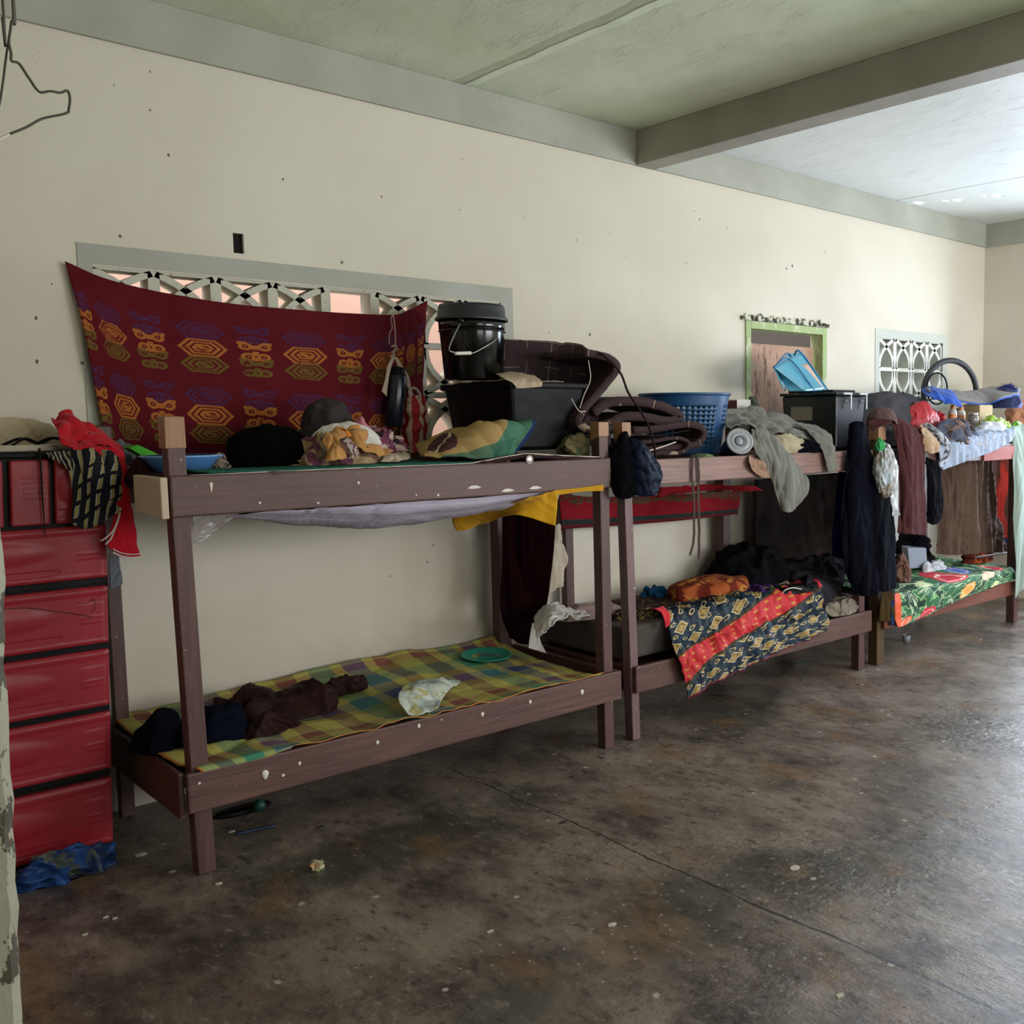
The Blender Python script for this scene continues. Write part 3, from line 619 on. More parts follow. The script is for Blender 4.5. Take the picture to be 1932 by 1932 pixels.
# ------------------------------------------------------------------ red drawer tower
def red_mat():
    M = Mat('red_drawer_plastic', .3, .3); wv = M.vec('World'); c = M.mix(H('861C28'), H('A22A36'), M.noise(2.5, 4, wv))
    c = M.mix(c, H('451218'), M.noise(12, 6, M.vec('World', (1, 1, 3)), .7).sm(.6, .75)*.6); M.set('Base Color', c); M.set('Roughness', M.noise(14, 5, wv)*.3+.22); return M.m
RP = red_mat(); RPD = plastic('painted_recess_shade', '551820', .4)
dt = thing('drawer_tower', 'red plastic drawer tower with black frame at the left, shirts hung over it', 'drawers', (-.45, -.24, 0))
LEAN = lambda z: -.062-(1.5-z)*.036
DX0 = -.86
def dbox(name, x0, x1, y0, y1, z0, z1, m, bev=.004, par=dt):   # x1 follows the tower's slight lean
    g0, g1 = LEAN(z0)+.062, LEAN(z1)+.062
    return hexa(name, [(x0+g0, y0, z0), (x1+g0, y0, z0), (x1+g0, y1, z0), (x0+g0, y1, z0), (x0+g1, y0, z1), (x1+g1, y0, z1), (x1+g1, y1, z1), (x0+g1, y1, z1)], m, par, bev)
dbox('frame', DX0, -.07, -.42, -.045, .03, 1.475, BPM); dbox('top', DX0-.01, -.05, -.44, -.04, 1.468, 1.49, BPM, .006)
for x in (-.14, -.80): dbox('foot', x, x+.05, -.40, -.34, 0, .035, BPM)
rows = [(1.235, 1.462), (1.03, 1.222), (.79, 1.0), (.558, .768), (.322, .536), (.045, .288)]
def relief(x0, x1, z0, z1, y, par):
    """drawer front with a raised oval grip, lower shelf groove and side ribs"""
    nx, nz = 66, 30; vs, uv = [], []
    for j in range(nz+1):
        for i in range(nx+1):
            s, q = i/nx, j/nz; x = x0+(x1-x0)*s; z = z0+(z1-z0)*q; g = LEAN(z)+.062; d = 0
            ex, ez = (s-.38)/.42, (q-.56)/.27; r = ex*ex+ez*ez
            if r < 1: d += .010*(1-r)
            ex, ez = (s-.40)/.17, (q-.57)/.12; r = ex*ex+ez*ez
            if r < 1: d += .012*math.sqrt(1-r)
            if .10 < q < .20 and s < .80: d -= .007
            if q > .88 or q < .05: d += .003
            if .88 < s < .97 and .35 < q < .8 and int(q*34) % 2: d += .003
            e = min(s, 1-s)*(x1-x0); e2 = min(q, 1-q)*(z1-z0); e = min(e, e2)
            if e < .006: d -= (.006-e)*.8
            vs.append((x+g, y-d, z)); uv.append((s, q))
    w = nx+1; fs = [(j*w+i, j*w+i+1, (j+1)*w+i+1, (j+1)*w+i) for j in range(nz) for i in range(nx)]
    o = obj('drawer_front', vs, fs, RP, par, True, uv); return o
for r, (za, zb) in enumerate(rows):
    if r == 0:
        for x0, x1 in ((DX0+.02, -.66), (-.645, -.385), (-.375, -.285), (-.270, -.068)) if False else ((DX0+.02, -.46), (-.445, -.372), (-.352, -.238), (-.222, -.068)):
            d = dbox('drawer', x0, x1, -.445, -.40, za, zb, RP, .006)
            if x0 == -.222 or x0 < -.8:
                relief(x0+.004, x1-.002, za+.004, zb-.004, -.4455, d)
            else:
                for k in range(5): box('rib', x0+.03, x1-.02, -.449, -.444, za+.09+k*.018, za+.095+k*.018, RP, d, .001)
            box('groove', x0+.05, x1-.02, -.447, -.444, za+.03, za+.055, RPD, d, .001) if x0 == -.222 else None  # flat darker red strip paints the shade of the groove
    else:
        d = dbox('drawer', DX0+.02, -.066, -.445, -.40, za, zb, RP, .008)
        relief(DX0+.024, -.068, za+.004, zb-.004, -.4455, d)
        dbox('black_divider', DX0+.01, -.066, -.428, -.40, za-.024, za-.001, BPM, .002)
# pen scribbles on the second drawer
INK = plastic('black_pen_marks', '2A0C10', .6)
tube('pen_mark', [P(u, v, y=-.4565) for u, v in ((5, 1150), (50, 1147), (100, 1153), (140, 1158), (177, 1164))], .0012, INK, dt, 20, 5)
tube('pen_mark', [P(u, v, y=-.4525) for u, v in ((147, 1136), (160, 1139), (170, 1135), (178, 1130), (180, 1148), (172, 1156))], .0009, INK, dt, 20, 5)
tube('cable', [P(u, v, y=-.452) for u, v in ((76, 852), (77, 880), (79, 930), (83, 980), (85, 1012))], lambda t_: .004-.002*t_, BPM, dt, 20) if False else None
c_ = tube('black_cord', [P(u, v, y=-.462) for u, v in ((74, 846), (76, 868), (78, 900), (80, 940), (83, 980), (85, 1010))], lambda t_: .0045-.003*t_, BPM, None, 20)
c_.name = 'hanging_black_string'; tag(c_, 'thin black string hanging down the front of the red drawers', 'string')
# things on the tower
ZT = 1.491
SOLE = plastic('off_white_foam', 'B9AE9C', .8); 
def sole(u0, u1, v, y, lab, rot):
    c = P((u0+u1)/2, v, y=y); vs = []; n = 28; L = .125; Wd = .045
    R = Matrix.Rotation(rot, 3, 'Z')
    out = [V((L*math.cos(a), Wd*math.sin(a)*(1+.25*math.cos(a)-.15*math.cos(2*a)), 0)) for a in [2*math.pi*i/n for i in range(n)]]
    for z in (0, .022): vs += [V((c.x, c.y, ZT+z))+R@p for p in out]
    fs = [(i, (i+1) % n, n+(i+1) % n, n+i) for i in range(n)]+[tuple(range(n-1, -1, -1)), tuple(range(n, 2*n))]
    t = thing('flip_flop', lab, 'flip-flop', (c.x, c.y, ZT), 'flip-flops on the drawer tower')
    obj('sole', vs, fs, SOLE, t, False, None, BEV(.004))
    for s in (-1, 1):
        p0 = V((c.x, c.y, ZT+.022))
        tube('strap', [p0+R@V((.07, 0, 0)), p0+R@V((.02, .02*s, .022)), p0+R@V((-.03, .042*s, 0))], .005, BPM, t, 12)
sole(0, 64, 835, -.36, 'off-white flip-flop lying flat at the left on the drawer tower', .15)
sole(60, 118, 830, -.24, 'off-white flip-flop beside the red shirt on the drawer tower', -.4)
hp1 = heap('folded_bag', -50, 105, 786, -.12, ZT, blotch('beige_stained_bag', 'C6B79C', '8E744E', None, 6, (.5, .65)), seed=4, amp=.012, fr=6, asp=(1.3, .6))
tag(hp1, 'beige crumpled bag on the drawer tower against the wall', 'bag')
# red shirt
rs = thing('red_jersey', 'bright red sports shirt with white striped hem hanging off the drawer tower', 'shirt', P(200, 860, y=-.4))
patch('shirt_top', [PY([(98, 795, -.30), (112, 790, -.28), (123, 788, -.26), (160, 808, -.2), (205, 828, -.15)]), PY([(108, 812, -.42), (130, 800, -.38), (158, 812, -.3), (190, 825, -.25), (222, 846, -.2)]),
    PY([(112, 832, -.47), (140, 848, -.44), (165, 836, -.40), (195, 838, -.38), (228, 862, -.33)]), PY([(135, 853, -.48), (152, 860, -.48), (172, 852, -.47), (200, 850, -.45), (236, 880, -.42)])],
    RED, rs, 60, 50, .022, 9, 3, .004)
patch('shirt_body', [PY([(150, 838, -.46), (185, 842, -.46), (215, 845, -.44), (228, 855, -.42)]), PY([(200, 905, -.485), (215, 900, -.485), (228, 890, -.48), (240, 890, -.46)]), PY([(215, 960, -.49), (228, 955, -.49), (240, 950, -.485), (247, 950, -.47)]),
    PY([(205, 1010, -.49), (222, 1010, -.495), (240, 1005, -.49), (254, 1000, -.47)]), PY([(202, 1030, -.49), (225, 1048, -.495), (245, 1052, -.49), (264, 1052, -.47)])], RED, rs, 40, 60, .008, 7, 4, .004, (1, 1, .4))
WS = cloth('white_trim', 'CFC0BC', .05)
for dd in (0, 9): tube('stripe', PY([(226+dd*.2, 958, -.505), (224, 975+dd*.3, -.506), (215, 998+dd*.5, -.506), (203+dd*.6, 1012+dd*.6, -.505), (190+dd, 1021+dd*.7, -.503)]), .0028, WS, rs, 24, 6)
tube('stripe', PY([(213, 1042, -.503), (228, 1049, -.505), (246, 1052, -.5), (264, 1051, -.478)]), .0035, WS, rs, 20, 6)
tube('stripe', PY([(213, 1036, -.503), (228, 1043, -.505), (246, 1046, -.5), (264, 1045, -.478)]), .0022, WS, rs, 20, 6)
# striped shirt
def striped():
    M = Mat('black_yellow_striped_cloth', .8, .2); u, v, _ = M.xyz('UV'); t = u*5+v*1.2+(M.noise(4, 3)-.5)*.9
    f = t.fr(); c = M.mix(H('14151C'), H('9A8A4C'), f.band(.5, .68)); c = M.mix(c, H('B9B6B4'), f.band(.40, .47)); c = M.mix(c, H('B9B6B4'), f.band(.72, .76)); br = ((v*6+u*2).fr()).gt(.72)*(M.noise(5, 1).gt(.5)); c = M.mix(c, H('14151C'), br)
    M.set('Base Color', c); return M.m
ss = thing('striped_shirt', 'black shirt with yellow and white stripes hung over the drawer tower front', 'shirt', P(185, 900, y=-.47))
patch('shirt_cloth', [PY([(118, 858, -.47), (140, 848, -.46), (170, 846, -.46), (200, 850, -.47), (222, 862, -.46)]), PY([(130, 885, -.475), (155, 878, -.50), (178, 880, -.51), (205, 885, -.50), (226, 895, -.48)]),
    PY([(140, 930, -.475), (160, 930, -.50), (182, 932, -.515), (208, 935, -.505), (228, 935, -.485)]), PY([(138, 988, -.48), (160, 998, -.50), (182, 992, -.51), (205, 975, -.505), (224, 962, -.485)])], striped(), ss, 60, 60, .014, 11, 9, .004, (1, 1, .35))
patch('sleeve', [PY([(84, 858, -.465), (100, 854, -.465), (122, 850, -.46)]), PY([(95, 862, -.475), (115, 872, -.49), (135, 870, -.48)]), PY([(118, 868, -.475), (130, 884, -.48), (142, 888, -.475)])], striped(), ss, 24, 20, .008, 12, 5, .004)
hg = heap('grey_cloth', 198, 255, 818, -.13, 1.42, cloth('slate_grey_cotton', '6A6D74'), seed=7, amp=.03, fr=8, asp=(1, .7), sub=5); tag(hg, 'slate grey crumpled cloth behind the red shirt at the bunk corner', 'cloth')
tag(patch('grey_cloth_end', [PY([(205, 1050, -.2), (222, 1050, -.2)]), PY([(207, 1090, -.2), (229, 1080, -.2)]), PY([(208, 1112, -.2), (232, 1102, -.2)])], cloth('slate_grey_cotton', '6A6D74'), None, 14, 20, .008, 12, 3), 'end of grey cloth hanging behind the drawer tower under the red shirt', 'cloth')
# green scoop and blue basin on the bunk
zt = 1.402
GP = plastic('lime_green_plastic', '3FB024', .35)
def trough(name, p0, p1, r0, r1, m, par=None, th=.003):
    d = (p1-p0).normalized(); s = d.cross(V((0, 0, 1))).normalized(); w = s.cross(d); rows_ = []
    for k in range(2):
        r = (r0, r1)[k]; c = (p0, p1)[k]; rows_.append([c+s*(r*math.cos(a))-w*(r*math.sin(a)) for a in [math.pi*i/8 for i in range(9)]])
    return patch(name, rows_, m, par, 24, 12, 0, 1, 1, th)
a_, b_ = P(250, 845, y=-.3), P(305, 868, y=-.42)
tag(hexa('green_tray', [b_+V((-.02, -.03, -.02)), b_+V((.06, -.03, -.02)), b_+V((.06, .03, -.02)), b_+V((-.02, .03, -.02)), a_+V((-.02, -.03, 0)), a_+V((.012, -.03, .012)), a_+V((.012, .06, .012)), a_+V((-.02, .06, 0))], GP, None, .004), 'lime green plastic tray slanting behind the near bunk post', 'tray')
BB = plastic('pale_blue_plastic', '4E7FB8', .35)
c = P(343, 866, y=-.55)
t = thing('basin', 'shallow pale blue plastic basin behind the near bunk post', 'basin', (c.x, c.y, 1.362))
lathe('bowl', [(.0, .0), (.09, .0), (.10, .004), (.135, .05), (.155, .068), (.155, .072), (.131, .055), (.095, .007), (0, .006)], (c.x, c.y, 1.405), BB, t, 48, Matrix.Scale(.86, 3))
lathe('rim', [(.150, .066), (.158, .066), (.160, .070), (.157, .074), (.150, .073)], (c.x, c.y, 1.405), plastic('light_blue_rim', '7FA6D8', .4), t, 48, Matrix.Scale(.86, 3))
tag(heap('dark_rag', 244, 296, 862, -.5, 1.361, BRN, seed=11, amp=.014, fr=12, asp=(1.2, 1), sub=4), 'dark brown rag lying under the blue basin', 'rag')
tag(heap('small_sock', 395, 432, 857, -.55, 1.41, blotch('grey_brown_mottled', '8B7A69', '2C2625', None, 18), seed=12, amp=.012, fr=14, asp=(1.2, 1), sub=4), 'grey and black sock between the blue basin and black bundle', 'sock')

# ------------------------------------------------------------------ upper mattress of bed 1
BROWNM = cloth('dark_brown_mattress_cloth', '38292A', .2)
m1 = thing('thin_mattress', 'thin dark brown mattress with white piping on the nearest upper bunk', 'mattress', (.97, -.5, 1.361))
prof = [(0.02, 1.402), (.3, 1.404), (.7, 1.405), (1.1, 1.404), (1.22, 1.412), (1.38, 1.432), (1.46, 1.436), (1.6, 1.425), (1.80, 1.412), (1.85, 1.410)]
rows_ = []
for y in (-.885, -.87, -.5, -.12): rows_.append([V((x, y, z-(.012 if y == -.885 else 0))) for x, z in prof])
patch('pad', rows_, BROWNM, m1, 90, 20, .003, 8, 1, .012)
PIPE = cloth('white_piping', 'C9BDB2', .05)
tube('piping', [V((x+.045 if x < .1 else x, -.892, z+.004)) for x, z in prof], .0035, PIPE, m1, 90, 6)
tube('piping', [V((x, -.898, z)) for x, z in ((.075, 1.398), (.10, 1.402), (.13, 1.395), (.16, 1.404))], .005, PIPE, m1, 20, 6)
mat_edge = [V((x, 0, 1.412+.002*math.sin(x*9))) for x in (.12, .4, .7, 1.0, 1.2)]
tag(patch('green_sleeping_mat', [[p+V((0, y, dz)) for p in mat_edge] for y, dz in ((-.886, .0), (-.86, .004), (-.5, .004), (-.15, .004))], TEALM, None, 60, 20, .003, 10, 5, .004), 'dark green sleeping mat spread on the nearest upper bunk', 'mat')
tk = thing('tin_lid', 'small round silver lid stuck on the upper bunk rail near the folded mattress', 'lid', P(999, 868, y=-.912))
MR = Matrix.Rotation(math.radians(90), 3, 'X')
lathe('disc', [(0, .006), (.014, .006), (.017, .004), (.018, 0), (0, 0)], P(999, 867, y=-.909), Mat('brushed_silver', .3, .5, .9).col(H('C9C3BC')), tk, 24, MR)
tube('rim', [P(999, 867, y=-.916)+V((.017*math.cos(a), 0, .017*math.sin(a))) for a in [i*math.pi/6 for i in range(12)]], .0015, GUM, tk, 36, 6, True)
ZM = 1.417
# bundles
o = heap('black_bundle', 428, 575, 795, -.52, ZM, BLACK, seed=3, amp=.011, fr=4, pw=2.6, asp=(1, .9)); tag(o, 'large black fleece bundle on the nearest upper bunk', 'bundle')
hc = thing('grey_hat', 'dark grey floppy hat resting on the clothes pile before the red cloth', 'hat', P(620, 860, y=-.36))
heap('crown', 565, 668, 748, -.36, ZM+.06, CHAR, hc, seed=21, amp=.010, fr=5, pw=2.3)
heap('brim', 546, 690, 790, -.38, ZM, CHAR, hc, seed=22, amp=.014, fr=6, pw=2.0)
o = heap('beige_print_shirt', 535, 700, 818, -.60, ZM, blotch('beige_brown_print', '9E8666', '6A5044', '6A3B4A', 9), seed=5, amp=.028, fr=9); tag(o, 'crumpled beige shirt with brown and plum print in the clothes pile', 'shirt')
o = heap('plum_print_cloth', 640, 770, 812, -.52, ZM, blotch('plum_cream_print', 'B79C92', '6E3A50', '2A2426', 16), seed=6, amp=.03, fr=10); tag(o, 'plum and cream printed cloth at the right of the clothes pile', 'cloth')
o = heap('white_cloth', 583, 715, 794, -.56, ZM+.055, WHITE, seed=8, amp=.010, fr=6, pw=2.4, asp=(1.3, .8)); tag(o, 'folded white cloth on top of the clothes pile', 'cloth')
o = heap('pink_cloth', 664, 703, 786, -.50, ZM+.09, cloth('dusty_pink_cotton', 'B06A78', .1), seed=9, amp=.014, fr=14, sub=4); tag(o, 'small dusty pink cloth on top of the clothes pile', 'cloth')
o = heap('checked_cloth', 692, 735, 800, -.47, ZM+.05, blotch('black_white_check', 'B5A9A2', '1E1A1C', None, 30, (.48, .52)), seed=10, amp=.016, fr=14, sub=4); tag(o, 'small black and white checked cloth behind the pink cloth', 'cloth')
ORG = cloth('apricot_cotton', 'B8864E', .14)
oc = thing('apricot_shirt', 'apricot orange shirt trailing down the front of the clothes pile', 'shirt', P(640, 860, y=-.74))
patch('front', [PY([(622, 812, -.68), (640, 806, -.68), (662, 822, -.68)]), PY([(610, 830, -.75), (632, 836, -.76), (640, 838, -.75)]), PY([(616, 850, -.78), (628, 852, -.80), (648, 848, -.78)]), PY([(614, 872, -.82), (632, 870, -.83), (652, 866, -.81)])], ORG, oc, 30, 36, .016, 13, 2, .004, zmin=ZM+.002)
patch('sleeve', [PY([(655, 815, -.66), (672, 806, -.66), (690, 818, -.66)]), PY([(658, 828, -.70), (675, 832, -.72), (690, 836, -.70)]), PY([(672, 840, -.74), (700, 848, -.74), (722, 846, -.70)]), PY([(690, 850, -.76), (715, 858, -.76), (740, 856, -.72)])], ORG, oc, 36, 36, .015, 12, 6, .004, zmin=ZM+.002)
o = patch('orange_ribbon', [PY([(636, 806, -.72), (650, 812, -.72)]), PY([(650, 810, -.74), (658, 816, -.74)]), PY([(656, 824, -.76), (662, 824, -.76)])], cloth('bright_orange_cotton', 'D07A1E', .1), None, 12, 20, .005, 12, 1); tag(o, 'bright orange strip of cloth on the apricot shirt', 'cloth')
o = patch('printed_scarf', [PY([(640, 828, -.79), (654, 826, -.79)]), PY([(652, 842, -.81), (668, 838, -.80)]), PY([(664, 858, -.82), (676, 852, -.81)]), PY([(652, 866, -.83), (672, 864, -.82)])], blotch('grey_plum_scarf', 'A89A90', '5A3040', '2E2A30', 25), None, 20, 40, .01, 14, 8, zmin=ZM+.003); tag(o, 'printed grey and plum scarf in front of the apricot shirt', 'scarf')
o = patch('pale_sock', [PY([(720, 860, -.70), (745, 856, -.66), (770, 858, -.6)]), PY([(722, 866, -.74), (748, 864, -.72), (774, 862, -.66)]), PY([(718, 870, -.77), (745, 871, -.76), (770, 868, -.70)])], blotch('cream_line_cloth', 'B8AA94', '8D7A66', None, 18), None, 30, 16, .008, 12, 3, zmin=ZM+.002); tag(o, 'pale cream sleeve end at the right foot of the clothes pile', 'cloth')

# hanging bottle
bt = thing('water_bottle', 'dark steel water bottle hanging by a cord in front of the red cloth', 'bottle', P(745, 805, y=-.12))
ax = (P(752, 693, y=-.12)-P(742, 805, y=-.12)); L = ax.length; MQ = V((0, 0, 1)).rotation_difference(ax.normalized()).to_matrix(); base = P(742, 805, y=-.12)
BOT = plastic('dark_blue_steel', '161A24', .25); 
r = .043
lathe('body', [(0, 0), (r*.9, 0), (r, .006), (r, L*.80), (r*.96, L*.84), (r*.8, L*.87), (0, L*.87)], base, BOT, bt, 40, MQ)
lathe('cap', [(r*.8, L*.86), (r*.86, L*.865), (r*.86, L*.90), (r*.72, L*.915), (r*.72, L*.98), (r*.6, L), (0, L)], base, BPM, bt, 32, MQ)
STR = cloth('cream_cord', 'B09C8C', .08)
tube('hanging_cord', PY([(741, 590, -.07), (744, 610, -.1), (746, 640, -.12), (744, 668, -.12), (742, 680, -.12)]), .0028, STR, bt, 40, 6)
tube('hanging_cord', PY([(746, 586, -.08), (738, 600, -.09), (740, 618, -.1), (735, 630, -.11), (734, 650, -.11)]), .0022, STR, bt, 40, 6)
tube('knot', PY([(738, 654, -.13), (747, 652, -.13), (748, 660, -.12), (740, 664, -.12), (745, 670, -.13), (738, 672, -.13), (742, 684, -.12)]), .0035, STR, bt, 40, 6)
patch('strap', [PY([(741, 672, -.13), (745, 673, -.13)]), PY([(731, 690, -.14), (737, 696, -.14)]), PY([(727, 712, -.15), (733, 714, -.15)]), PY([(720, 738, -.15), (729, 748, -.15)])], STR, bt, 8, 30, .001, 5, 1, .003)
patch('strap', [PY([(743, 674, -.13), (748, 673, -.13)]), PY([(752, 692, -.14), (760, 692, -.14)]), PY([(765, 712, -.12), (771, 710, -.12)]), PY([(770, 738, -.11), (777, 736, -.11)]), PY([(778, 760, -.11), (786, 756, -.11)])], STR, bt, 8, 30, .001, 5, 2, .003)
# striped bag
def bagmat():
    M = Mat('red_cream_striped_bag', .7, .3); u, v, _ = M.xyz('UV'); c = M.mix(H('8C1A1E'), H('B9A08A'), (u*3.2+.15).fr().lt(.42)); M.set('Base Color', M.mix(c, H('4A1216'), M.noise(9, 4).gt(.62)*.7)); return M.m
sb = thing('striped_bag', 'red and cream striped carrier bag hanging beside the dark bottle', 'bag', P(785, 850, y=-.10))
patch('bag_body', [PY([(766, 742, -.09), (780, 746, -.13), (800, 745, -.08)]), PY([(762, 790, -.09), (784, 792, -.15), (808, 790, -.08)]), PY([(762, 852, -.09), (784, 856, -.15), (812, 845, -.08)])], bagmat(), sb, 36, 40, .012, 10, 3)
tube('handle', PY([(776, 755, -.13), (772, 738, -.13), (782, 732, -.13), (792, 744, -.13), (792, 762, -.13), (784, 764, -.13)]), .006, STR, sb, 40, 6)

# ------------------------------------------------------------------ black crate, papers, bucket
cf = P(962, 718, y=-.70); cbk = P(797, 735, y=-.2); CZ0, CZ1 = 1.448, 1.765
X0c = 1.50; X1c = 1.92
def crate(name, x0, x1, y0, y1, z0, z1, m, par, tp=.03):
    hexa(name, [(x0+tp, y0+tp, z0), (x1-tp, y0+tp, z0), (x1-tp, y1-tp, z0), (x0+tp, y1-tp, z0), (x0, y0, z1), (x1, y0, z1), (x1, y1, z1), (x0, y1, z1)], m, par, .02)
ct = thing('storage_crate', 'big black plastic storage crate under the black bucket', 'crate', (1.70, -.45, CZ0))
BTH = thing
def crate_box(par, x0, x1, y0, y1, z0, z1, m, tp, rimw, rimh):
    c = [(x0+tp, y0+tp), (x1-tp, y0+tp), (x1-tp, y1-tp), (x0+tp, y1-tp)]; d = [(x0, y0), (x1, y0), (x1, y1), (x0, y1)]
    hexa('body', [(a, b, z0) for a, b in c]+[(a, b, z1-.01) for a, b in d], m, par, .018)
    box('lid', x0-rimw, x1+rimw, y0-rimw, y1+rimw, z1-rimh, z1, m, par, .008)
crate_box(ct, 1.50, 1.93, -.70, -.12, CZ0, CZ1, BPM, .035, .012, .03)
PAP = Mat('old_newspaper', .9, .1); _w = PAP.xyz('UV'); PAPM = PAP.col(PAP.mix(H('B5A18A'), H('8A7562'), ((_w[1]*26).fr().lt(.35))*PAP.noise(40, 2).gt(.45)*.6))
np_ = thing('newspaper', 'old newspaper sheets under the bucket with one end over the crate edge', 'newspaper', (1.62, -.5, CZ1))
patch('sheet', [[V((x, y, CZ1+.006)) for x in (1.49, 1.65, 1.80)] for y in (-.70, -.5, -.2)], PAPM, np_, 30, 20, .004, 12, 3, .003, zmin=CZ1+.003)
patch('overhanging_sheet', [PY([(935, 706, -.55), (970, 702, -.5), (1000, 708, -.5)]), PY([(945, 712, -.68), (985, 710, -.66), (1015, 714, -.62)]), PY([(965, 722, -.722), (990, 720, -.722), (1022, 722, -.722)]), PY([(975, 733, -.725), (995, 732, -.728), (1020, 730, -.728)])], PAPM, np_, 24, 24, .004, 10, 5, .002)
bk = thing('bucket', 'glossy black bucket with grey lid and white-gripped wire handle on the crate', 'bucket', (1.62, -.42, CZ1+.01))
cb = P(893, 700, y=-.42); bz = CZ1+.012
top = P(893, 603, y=-.42).z; rr_ = (P(957, 603, y=-.42)-P(829, 603, y=-.42)).length/2*.70
lw = 128/F*(cb-CAM).dot(f2)/2
H_ = top-bz
lathe('body', [(0, 0), (lw*.80, 0), (lw*.83, .006), (lw*.93, H_*.80), (lw*.935, H_*.82), (lw*.95, H_*.83), (lw*.955, H_), (lw*.9, H_)], (cb.x, cb.y, bz), BPL, bk, 64)
lathe('lid', [(lw*1.04, H_-.008), (lw*1.05, H_), (lw*.98, H_+.012), (lw*.955, H_+.05), (lw*.92, H_+.064), (lw*.8, H_+.066), (0, H_+.064)], (cb.x, cb.y, bz), BPL2, bk, 64)
lathe('collar', [(lw*.94, H_*.78), (lw*.965, H_*.785), (lw*.97, H_*.80), (lw*.94, H_*.81)], (cb.x, cb.y, bz), BPL, bk, 64)
gm = P(886, 667, y=cb.y-lw*1.0); e1 = V((cb.x-lw*.72, cb.y-lw*.60, bz+H_*.93)); e2 = V((cb.x+lw*.90, cb.y-lw*.10, bz+H_*.93))
WIRM = Mat('steel_wire', .35, .5, .8).col(H('A8A5A0'))
tube('wire_handle', [e1, P(848, 655, y=cb.y-lw*.95), P(858, 665, y=cb.y-lw*1.0), gm, P(905, 660, y=cb.y-lw*1.02), P(935, 640, y=cb.y-lw*.9), e2], .0028, WIRM, bk, 50, 6)
tube('grip', [P(858, 667, y=cb.y-lw*1.01), P(888, 666, y=cb.y-lw*1.03)], .008, GUM, bk, 6, 12)
for e in (e1, e2): lathe('handle_lug', [(0, -.012), (.014, -.012), (.014, .012), (0, .012)], e, BPL, bk, 16)
# floral pillow under the crate
def pillowmat():
    M = Mat('ochre_leaf_print', .9, .15); u, v, _ = M.xyz('UV'); n = M.noise(5, 4); c = M.mix(H('96794A'), H('A58B5C'), n)
    c = M.mix(c, H('47705C'), ((u-.85)*1.6+(v-.8)*.2+n*.25).gt(-.02)); c = M.mix(c, H('38604E'), ((v-.72)*1.2+(u-.6)*.6+n*.3).gt(.22)*u.lt(.9)*.9)
    dl = ((u-.24)*1.0).sq()*4+((v-.55)).sq()*1.6; c = M.mix(c, H('4A3030'), (dl+n*.12).lt(.17)); c = M.mix(c, H('C0A98C'), ((u*26+v*10+n*5).sin().gt(.9))*(dl+n*.12).lt(.17))
    c = M.mix(c, H('1E2A58'), (u*1.0+n*.1).gt(1.03)*v.gt(.3)); M.set('Base Color', c); return M.m
pw_ = patch('leaf_print_pillow', [PY([(790, 850, -.45), (850, 815, -.45), (930, 806, -.50), (1008, 797, -.5)]), PY([(792, 856, -.62), (850, 822, -.66), (920, 803, -.765), (1010, 800, -.74)]), PY([(795, 862, -.74), (850, 845, -.79), (915, 838, -.82), (992, 830, -.80)]), PY([(800, 866, -.80), (860, 864, -.84), (920, 866, -.85), (965, 864, -.84)])],
    pillowmat(), None, 60, 40, .012, 6, 4, .01, zmin=ZM+.004); tag(pw_, 'ochre pillow with leaf print and green edge in front of the black crate', 'pillow')

# ------------------------------------------------------------------ folded brown mattress
Q = quilt('brown_quilted_mattress', '35272A', 'A8937E', 5, .018); Q2 = quilt('brown_quilted_mattress_side', '3A2A2B', 'A8937E', 3, .012)
fm = thing('folded_mattress', 'dark brown quilted mattress folded over the crate and both upper bunks', 'mattress', P(1100, 860, y=-.5))
patch('standing_panel', [PY([(948, 640, -.28), (1000, 643, -.30), (1060, 648, -.36), (1104, 656, -.45), (1122, 668, -.56)]), PY([(946, 690, -.28), (1000, 690, -.31), (1058, 700, -.40), (1105, 712, -.52), (1122, 725, -.62)]),
    PY([(946, 735, -.28), (1000, 740, -.32), (1054, 760, -.45), (1095, 775, -.60), (1112, 785, -.68)]), PY([(946, 790, -.28), (1000, 800, -.34), (1054, 835, -.55), (1075, 850, -.66), (1090, 850, -.72)])], Q, fm, 60, 50, .012, 4, 3, .035)
ribbon('arched_fold', [(1106, 664), (1135, 670), (1160, 682), (1166, 697), (1148, 722), (1122, 752), (1100, 778), (1094, 800), (1120, 812), (1165, 806)], -.74, -.40, .035, Q2, fm)
ribbon('upper_fold', [(1122, 778), (1150, 760), (1185, 756), (1225, 760), (1262, 770), (1284, 783), (1280, 793), (1255, 795), (1225, 790), (1180, 786), (1150, 800)], -.72, -.35, .045, Q2, fm)
ribbon('lower_fold', [(1196, 812), (1240, 808), (1290, 800), (1324, 806), (1330, 824), (1310, 840), (1260, 846), (1210, 852)], -.74, -.35, .035, Q2, fm)
ribbon('bottom_fold', [(1196, 838), (1230, 832), (1280, 826), (1300, 836), (1290, 852), (1240, 858), (1200, 862)], -.78, -.45, .018, Q2, fm)
heap('hanging_roll', 1055, 1150, 775, -.56, 1.46, Q2, fm, seed=31, amp=.014, fr=5, pw=3)
for l in (((1238, 850), (1240, 846), (1270, 856), (1300, 850), (1330, 856)),): pass
tube('piping', PY([(1110, 680, -.765), (1114, 715, -.765), (1102, 745, -.765), (1094, 770, -.765)]), .0025, PIPE, fm, 30, 6)
tube('piping', PY([(1196, 858, -.80), (1240, 846, -.80), (1275, 834, -.80)]), .004, PIPE, fm, 30, 6)
